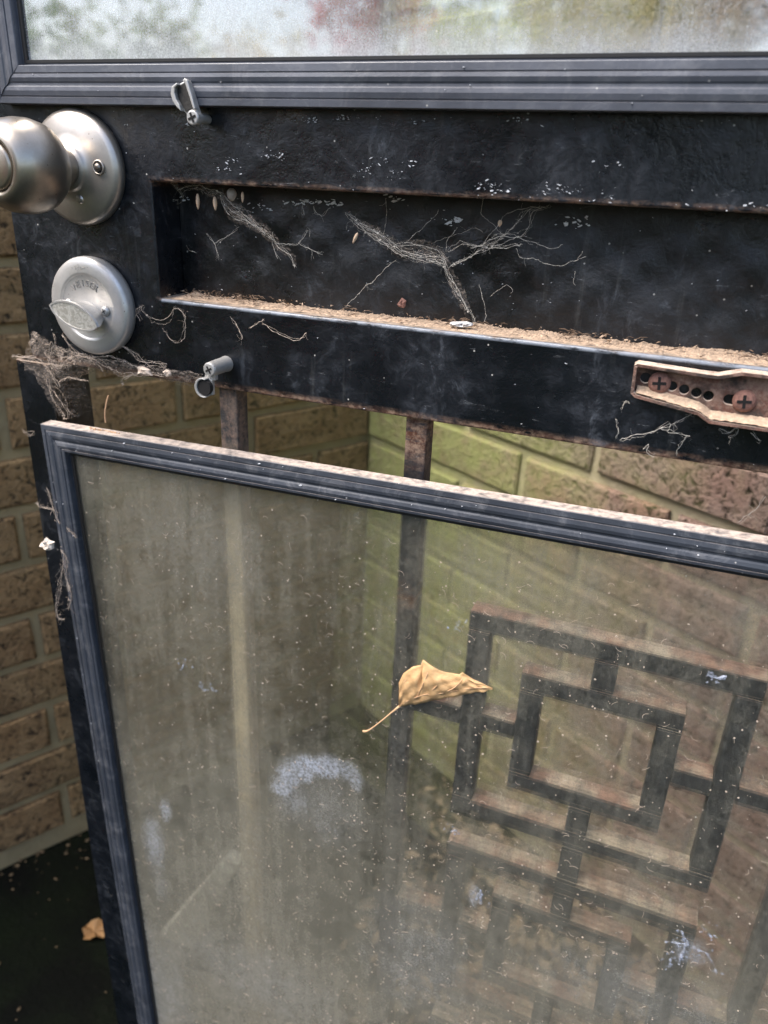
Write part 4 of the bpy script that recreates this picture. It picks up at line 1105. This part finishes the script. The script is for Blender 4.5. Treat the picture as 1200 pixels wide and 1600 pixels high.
# ------------------------------------------------------------------ cobwebs and what hangs in them
def web(name, label, lines, mat, r0=.00012, strands=3, spread=.0012, seed=1, fuzz=0.6, flecks_n=2, kind=None):
    r = random.Random(seed); s = Soup(); allp = []
    for ln in lines:
        P0 = [Vector(p) for p in ln]
        if len(P0) < 2: continue
        for q in range(strands):
            P1 = [p + Vector((r.gauss(0, spread), r.gauss(0, spread*.6), r.gauss(0, spread)))*(0 if q == 0 else .35 if i in (0, len(P0)-1) else 1) for i, p in enumerate(P0)]
            pts = smooth_line(P1, .0013, .00045 if q == 0 else .0007, r)
            rad = [r0*(1.2 if q == 0 else .6)*r.uniform(.5, 1.6) for _ in pts]
            s.add(tube_vf(pts, rad, 3)); allp += pts
    for q in range(int(len(allp)*fuzz*.12)):
        a = r.choice(allp); d = Vector((r.gauss(0, 1), r.gauss(0, .4), r.gauss(0, 1))).normalized()*r.uniform(.001, .006)
        mid = a + d*.5 + Vector((r.gauss(0, .0009), 0, r.gauss(0, .0009)))
        s.add(tube_vf([a, mid, a+d], r0*.45, 3))
    for q in range(int(len(allp)*.02*flecks_n)):
        a = r.choice(allp); sz = r.uniform(.0002, .0008)
        vs_ = [a + Vector((r.uniform(-1, 1), r.uniform(-1, 1), r.uniform(-1, 1)))*sz for _ in range(4)]
        s.add(([tuple(x) for x in vs_], [(0,1,2),(0,3,1),(1,3,2),(2,3,0)]))
    o = s.make(name, mat)
    tag(o, label, 'cobweb', kind=kind)
    return o
def veil(name, label, lines, mat, w, seed):
    # torn translucent film strung between the threads
    r = random.Random(seed); v, f = [], []
    for ln in lines:
        pts = smooth_line([Vector(p) for p in ln], .002, .0003, r)
        o = len(v)
        for i, p in enumerate(pts):
            ww = w*(.4 + math.sin(math.pi*i/len(pts)))*r.uniform(.7, 1.2)
            for q in (-1, -.3, .4, 1):
                v.append((p.x + q*ww*.3, p.y + .0004*r.uniform(-1, 1) + .001*abs(q), p.z + q*ww))
        for i in range(len(pts)-1):
            for q in range(3):
                a = o + i*4 + q; f.append((a, a+1, a+5, a+4))
    tag(mesh_obj(name, v, f, mat, smooth=True), label, 'cobweb')
web('cobweb', 'largest dusty cobweb, slung across the middle of the sunk panel', DATA['recess_main'], M['web'], .00007, 3, .0009, 2, .9, 5)
web('cobweb', 'thin stray cobweb threads around the big web in the sunk panel', DATA['recess_fine'], M['web'], .00007, 1, .0006, 3, .6, kind='stuff')
web('cobweb', 'rope-like cobweb trailing from the top left corner of the sunk panel', DATA['left_main'], M['web'], .00007, 3, .0009, 4, .9, 5)
web('cobweb', 'faint cobweb strands low in the left end of the sunk panel', DATA['left_fine'], M['web'], .00008, 2, .0005, 5, .8, kind='stuff')
web('cobweb', 'looping cobweb strands to the right of the deadbolt', DATA['bolt'], M['webtan'], .00010, 2, .0005, 6, 1.0, kind='stuff')
web('cobweb', 'matted tan cobweb draped below the deadbolt over the stile top', DATA['mass'], M['webtan'], .00010, 3, .0014, 7, .6, 14, kind='stuff')
web('cobweb', 'sparse cobweb under the rusty bracket', DATA['right'], M['web'], .00009, 2, .0005, 8, .8, kind='stuff')
web('cobweb', 'dusty cobweb clinging to the left edge of the lower frame', DATA['stile'], M['webtan'], .00010, 4, .0012, 9, 1.6, kind='stuff')

def sheet(name, label, pts_grid, mat, amp=.0015, seed=4):
    r = random.Random(seed)
    nu, nv = 40, 12
    rows = [[Vector(p) for p in row] for row in pts_grid]
    v, f = [], []
    def at(P, t):
        x = t*(len(P)-1); i = min(int(x), len(P)-2); return P[i].lerp(P[i+1], x-i)
    for j in range(nv+1):
        for i in range(nu+1):
            a, b = at(rows[0], i/nu), at(rows[1], i/nu)
            p = a.lerp(b, j/nv)
            v.append(tuple(p + Vector((r.gauss(0, .0003), r.gauss(0, amp*.4) - amp*math.sin(j/nv*3.14)*2, r.gauss(0, .0004)))))
    for j in range(nv):
        for i in range(nu):
            q = j*(nu+1)+i; f.append((q, q+1, q+nu+2, q+nu+1))
    o = mesh_obj(name, v, f, mat, smooth=True); tag(o, label, 'cobweb')
sheet('cobweb_sheet', 'grey felted web sheet between the deadbolt and the turn clip',
      [[(-.437, -.004, -.112), (-.41, -.006, -.121), (-.375, -.008, -.1235), (-.33, -.004, -.125), (-.297, -.002, -.126)],
       [(-.447, -.006, -.142), (-.418, -.005, -.148), (-.392, .004, -.137), (-.345, .006, -.137), (-.298, .004, -.1365)]], M['sheet'])
sheet('cobweb_sheet', 'torn web sheet hanging down the top of the left stile',
      [[(-.440, -.006, -.137), (-.425, -.006, -.139), (-.405, .006, -.139)],
       [(-.420, -.006, -.172), (-.413, .004, -.174), (-.409, .02, -.172)]], M['film'], seed=8)

veil('cobweb_film', 'torn grey film hung on the largest cobweb', [DATA['recess_main'][i] for i in (0, 2, 4)], M['film'], .0030, 41)
veil('cobweb_film', 'narrow grey film running down the rope-like cobweb', [DATA['left_main'][0], DATA['left_main'][1]], M['film'], .0030, 42)
def cocoon(c, ln, rad, tilt, label, mat, name='cocoon', cat='cocoon', group=None):
    v, f = [], []; seg, n = 12, 9
    for i in range(n+1):
        t = i/n; rr = rad*(math.sin(math.pi*(t*.92+.04))**.6)*(1-.35*t)
        for q in range(seg):
            a = 6.283*q/seg
            x, y, z = rr*math.cos(a), rr*math.sin(a), ln*(.5-t)
            v.append((c[0] + x*math.cos(tilt) + z*math.sin(tilt), c[1] + y, c[2] - x*math.sin(tilt) + z*math.cos(tilt)))
    for i in range(n):
        for q in range(seg):
            q2 = (q+1) % seg; f.append((i*seg+q, (i+1)*seg+q, (i+1)*seg+q2, i*seg+q2))
    f.append(tuple(range(seg))); f.append(tuple((n*seg+q) for q in range(seg))[::-1])
    o = mesh_obj(name, v, f, mat, smooth=True)
    tag(o, label, cat, group)
cs = DATA['cocoon']
G = 'slender cocoons hanging in the sunk panel'
cocoon(cs[0], .0090, .0014, .02, 'slender tan cocoon hanging nearest the left end of the sunk panel', M['cocoon'], group=G)
cocoon(cs[1], .0078, .0015, -.05, 'short tan cocoon hanging just left of the grey egg sac', M['cocoon'], group=G)
cocoon(cs[2], .0060, .0011, .05, 'smallest tan cocoon hanging just right of the grey egg sac', M['cocoon'], group=G)
cocoon(cs[3], .0065, .0012, .45, 'tilted tan cocoon caught in the web at mid panel', M['cocoon'], group=G)
cocoon(DATA['seed'][0], .0072, .0036, 0, 'round grey egg sac under the top edge of the sunk panel', M['greyseed'], 'egg_sac', 'egg sac')
cocoon(DATA['seed'][1], .0034, .0014, .1, 'tiny pale seed stuck in the sunk panel above the big web', M['cocoon'], 'seed', 'seed')

def crumb(name, label, c, sx, sz, mat, seed, th=.0012, cat='debris'):
    r = random.Random(seed); n = 11
    v, f = [], []
    prof = [(1.0, 0), (.95, .5), (.55, 1.0), (.15, .8)]
    rad = [r.uniform(.6, 1.15) for _ in range(n)]
    for k_, h in prof:
        for i in range(n):
            a = 6.283*i/n
            v.append((c[0] + math.cos(a)*sx*rad[i]*k_, c[1] - h*th*r.uniform(.6, 1.4), c[2] + math.sin(a)*sz*rad[i]*k_))
    for i in range(len(prof)-1):
        for q in range(n):
            q2 = (q+1) % n; f.append((i*n+q, (i+1)*n+q, (i+1)*n+q2, i*n+q2))
    f.append(tuple(3*n+q for q in range(n))); f.append(tuple(range(n))[::-1])
    o = mesh_obj(name, v, f, mat); tag(o, label, cat)
fl = DATA['flake']
crumb('bark_flake', 'pale tan flake caught in the web below the deadbolt', fl[0], .0072, .0034, M['webtan'], 3, .002, 'flake')
crumb('bark_flake', 'small tan crumb at the edge of the web right of the pale flake', fl[2], .0032, .0022, M['webtan'], 5, .0015, 'flake')
crumb('moth_cocoon', 'cream heart-shaped cocoon on the left rail of the lower frame', (fl[3][0], -.0180, fl[3][2]), .0072, .0056, plain('cream_silk', (.62, .54, .46), .8, .25, 350), 8, .004, 'cocoon')
# upright straw on the lower frame
tw = DATA['twig']
sw = Soup(); sw.add(tube_vf(smooth_line([tw[0], ((tw[0][0]+tw[1][0])/2 - .0006, -.010, (tw[0][2]+tw[1][2])/2), tw[1]], .002, .0001), .00055, 5))
for q in range(14):
    x = tw[0][0] + rnd.uniform(-.012, .012); 
    sw.add(tube_vf([(x, -.012, -.1765), (x + rnd.uniform(-.004, .004), -.010, -.1745), (x + rnd.uniform(-.008, .008), -.008, -.1755)], .0003, 4))
tag(sw.make('straw', plain('orange_straw', (.50, .30, .17), .8, .2, 300)), 'thin upright straw with shreds on the top rail of the lower frame', 'straw')
crumb('wood_chip', 'light chip with a dark splinter on the dusty ledge at mid panel', (-.128, .012, -.0775), .0085, .0020, plain('pale_chip', (.5, .5, .5), .7, .4, 300), 12, .004, 'debris')
crumb('rust_knob', 'round rusty screw head low in the sunk panel', (-.1685, .0225, -.0712), .0032, .0030, M['rust'], 14, .0015, 'screw')

# ------------------------------------------------------------------ things on the ground behind the door
def ground_leaf(name, loc, size, rz, label, seed, mat):
    r = random.Random(seed); root = empty(name, loc, (0, 0, rz)); tag(root, label, 'leaf')
    n = 14; v = [(0, 0, .006)]; f = []
    for i in range(n):
        a = 6.283*i/n; q = size*(1+.25*math.cos(a))*r.uniform(.75, 1.1)
        v.append((math.cos(a)*q, math.sin(a)*q*.8, .004 + r.uniform(0, .012)))
    for i in range(n): f.append((0, i+1, (i+1) % n+1))
    me = bpy.data.meshes.new('blade'); me.from_pydata(v, [], f); me.materials.append(mat)
    link(bpy.data.objects.new('blade', me), root)
    s = tube_vf([(size*1.0, 0, .006), (size*1.6, size*.2, .01), (size*2.0, size*.5, .006)], .0012, 5)
    me = bpy.data.meshes.new('leaf_stalk'); me.from_pydata(s[0], [], s[1]); me.materials.append(mat)
    link(bpy.data.objects.new('leaf_stalk', me), root)
lm2 = leaf_mat('brown_ground_leaf', (.42, .23, .09))
ground_leaf('fallen_leaf', (-.622, .130, GZ), .022, .6, 'orange-brown fallen leaf lying on the near-black ground', 31, lm2)
# pale offcut of batten
def batten():
    a, b = Vector((-.512, .172, GZ)), Vector((-.327, .050, -.622))
    t = (b-a).normalized(); n = t.cross(Vector((.2, -1, .1))).normalized(); m_ = t.cross(n).normalized()
    v = []
    for h in (-.006, .006):
        for p, w in ((a, .026), (b, .007)):
            v += [tuple(p - n*w + m_*h), tuple(p + n*w + m_*h)]
    f = [(0,1,3,2), (4,6,7,5), (0,4,5,1), (2,3,7,6), (0,2,6,4), (1,5,7,3)]
    o = mesh_obj('wood_offcut', v, f, M['wood'], bevel=.0015)
    tag(o, 'pale tapering wood offcut leaning up behind the lower glass', 'wood')
batten()
def litter():
    r = random.Random(77); s = Soup()
    for q in range(420):
        x = r.uniform(-.95, .6); y = r.uniform(-.1, .75)
        d = r.random()
        if d < .5:        # against the foot of the left wall
            t = r.uniform(.2, .95); x = COR.x - .4810*t + abs(r.gauss(0, .03)); y = COR.y - .8767*t
        sz = r.choice([.001, .0015, .002, .004]); a = r.uniform(0, 6.28)
        c = Vector((x, y, GZ+.003)); u = Vector((math.cos(a), math.sin(a), r.uniform(-.2, .3)))*sz; w = Vector((-math.sin(a), math.cos(a), r.uniform(-.3, .3)))*sz*r.uniform(.3, .9)
        s.add(([tuple(c-u), tuple(c+w), tuple(c+u), tuple(c-w), tuple(c+Vector((0, 0, sz*.5)))], [(0,1,4),(1,2,4),(2,3,4),(3,0,4),(0,3,2,1)]))
    tag(s.make('ground_litter', plain('dry_litter', (.16, .11, .06), .9, .5, 60)), kind='stuff')
litter()
def leaf_litter():
    r = random.Random(99); v, f = [], []
    for q in range(7500):
        x = r.uniform(-.30, 1.3); y = r.uniform(.02, .85)
        if (Vector((x, y, 0)) - COR).dot(Vector((.4810, .8767, 0))) > -.02: continue
        if r.random() > (x + .34)/.35: continue
        a = r.uniform(0, 6.28); l = r.uniform(.005, .016); w = l*r.uniform(.35, .6); zz = GZ + .003 + r.uniform(0, .022)
        c = Vector((x, y, zz)); u = Vector((math.cos(a), math.sin(a), r.uniform(-.25, .25))); n = Vector((-math.sin(a), math.cos(a), r.uniform(-.35, .35)))
        o = len(v)
        v += [tuple(c-u*l), tuple(c-u*l*.2+n*w), tuple(c+u*l*.55+n*w*.6), tuple(c+u*l), tuple(c+u*l*.5-n*w*.7), tuple(c-u*l*.3-n*w), tuple(c+Vector((0, 0, -.002)))]
        f += [(o, o+1, o+6), (o+1, o+2, o+6), (o+2, o+3, o+6), (o+3, o+4, o+6), (o+4, o+5, o+6), (o+5, o, o+6)]
    k = NT('litter_leaves'); P = k.geo().outputs['Position']
    n = k.noise(P, 38, 3, .6); n2 = k.noise(P, 300, 4, .7)
    col = k.mix(k.mr(n, .38, .62), (.20, .14, .09), (.36, .27, .17)); col = k.mix(k.mr(n2, .5, .7), col, (.16, .10, .06))
    tag(mesh_obj('leaf_litter', v, f, k.done(k.bsdf(col, .8))), kind='stuff')
leaf_litter()

# ------------------------------------------------------------------ the garden in front of the door, mirrored in the upper pane
def foliage_mat(name, c1, c2):
    k = NT(name); oi = k.geo(); P = oi.outputs['Position']
    col = k.mix(k.mr(k.noise(P, 9, 3, .6), .35, .65), c1, c2)
    tl = k.n('ShaderNodeBsdfTranslucent', {'Color': col}).outputs[0]
    return k.done(k.n('ShaderNodeMixShader', {0: .5, 1: k.bsdf(col, .6), 2: tl}).outputs[0])
def shrub(name, label, cat, loc, w, h, n, mat, bark, leaf=.05, trunk=.0, seed=1):
    r = random.Random(seed); root = empty(name, loc); tag(root, label, cat)
    cl = [(r.gauss(0, w*.32), r.gauss(0, w*.32), trunk + h*r.uniform(.15, .9)) for _ in range(26)]
    v, f = [], []
    for q in range(n):
        c = r.choice(cl); p = Vector((c[0]+r.gauss(0, w*.13), c[1]+r.gauss(0, w*.13), max(.02, c[2]+r.gauss(0, h*.08))))
        a = Vector((r.gauss(0, 1), r.gauss(0, 1), r.gauss(0, .6))).normalized()*leaf*r.uniform(.6, 1.3)
        b = a.cross(Vector((r.gauss(0, 1), r.gauss(0, 1), r.gauss(0, 1)))).normalized()*leaf*.45
        o = len(v); v += [tuple(p-a), tuple(p+b), tuple(p+a), tuple(p-b)]; f.append((o, o+1, o+2, o+3))
    me = bpy.data.meshes.new('crown'); me.from_pydata(v, [], f); me.materials.append(mat); link(bpy.data.objects.new('crown', me), root)
    s = Soup()
    s.add(tube_vf([(0, 0, 0), (.01, .02, trunk*.5+h*.15), (0, 0, trunk+h*.4)], [w*.05+.02, w*.04+.015, .02], 8))
    for c in cl[:9]: s.add(tube_vf([(0, 0, trunk*.6+h*.1), (c[0]*.5, c[1]*.5, c[2]*.8), c], [.02, .012, .005], 5))
    me = bpy.data.meshes.new('trunk'); me.from_pydata(s.v, [], s.f); me.materials.append(bark); link(bpy.data.objects.new('trunk', me), root)
bark = plain('bark', (.12, .09, .07), .9, .3, 20)
fg = foliage_mat('green_leaves', (.10, .20, .03), (.26, .36, .08)); fr_ = foliage_mat('red_leaves', (.55, .03, .06), (.75, .16, .18)); fd_ = foliage_mat('sky_blocker_leaves', (.025, .04, .02), (.05, .07, .03)); fy_ = foliage_mat('yellow_green_leaves', (.45, .42, .06), (.60, .36, .08))
shrub('garden_shrub', 'green shrub mirrored in the left part of the upper glass', 'shrub', (-2.55, -2.7, GZ), .5, 1.75, 2600, fg, bark, .04, 0, 2)
shrub('garden_shrub', 'yellowish shrub mirrored between the green shrub and the red one', 'shrub', (-3.5, -5.0, GZ), .8, 1.85, 1800, fy_, bark, .05, 0, 3)
shrub('garden_shrub', 'red-leaved shrub mirrored near the middle of the upper glass', 'shrub', (-1.50, -2.75, GZ), .42, 2.1, 3200, fr_, bark, .035, 0, 4)
shrub('garden_tree', 'leafy tree mirrored right of the pinkish post in the upper glass', 'tree', (-3.0, -8.4, GZ), 2.0, 3.6, 3200, fg, bark, .09, 1.0, 5)
shrub('garden_shrub', 'added dark shrub that blocks the sky reflection at the right of the upper glass', 'shrub', (-.45, -4.4, GZ), 1.1, 3.0, 7000, fd_, bark, .08, 0, 6)  # unseen shrub, added so the pane's right side mirrors no sky
o = boxo('porch_post', -1.075, -1.035, -2.14, -2.10, GZ, 1.9, plain('pinkish_painted_wood', (.50, .34, .30), .6, .1, 20))
tag(o, 'slim pinkish post mirrored at the middle of the upper glass', 'post')
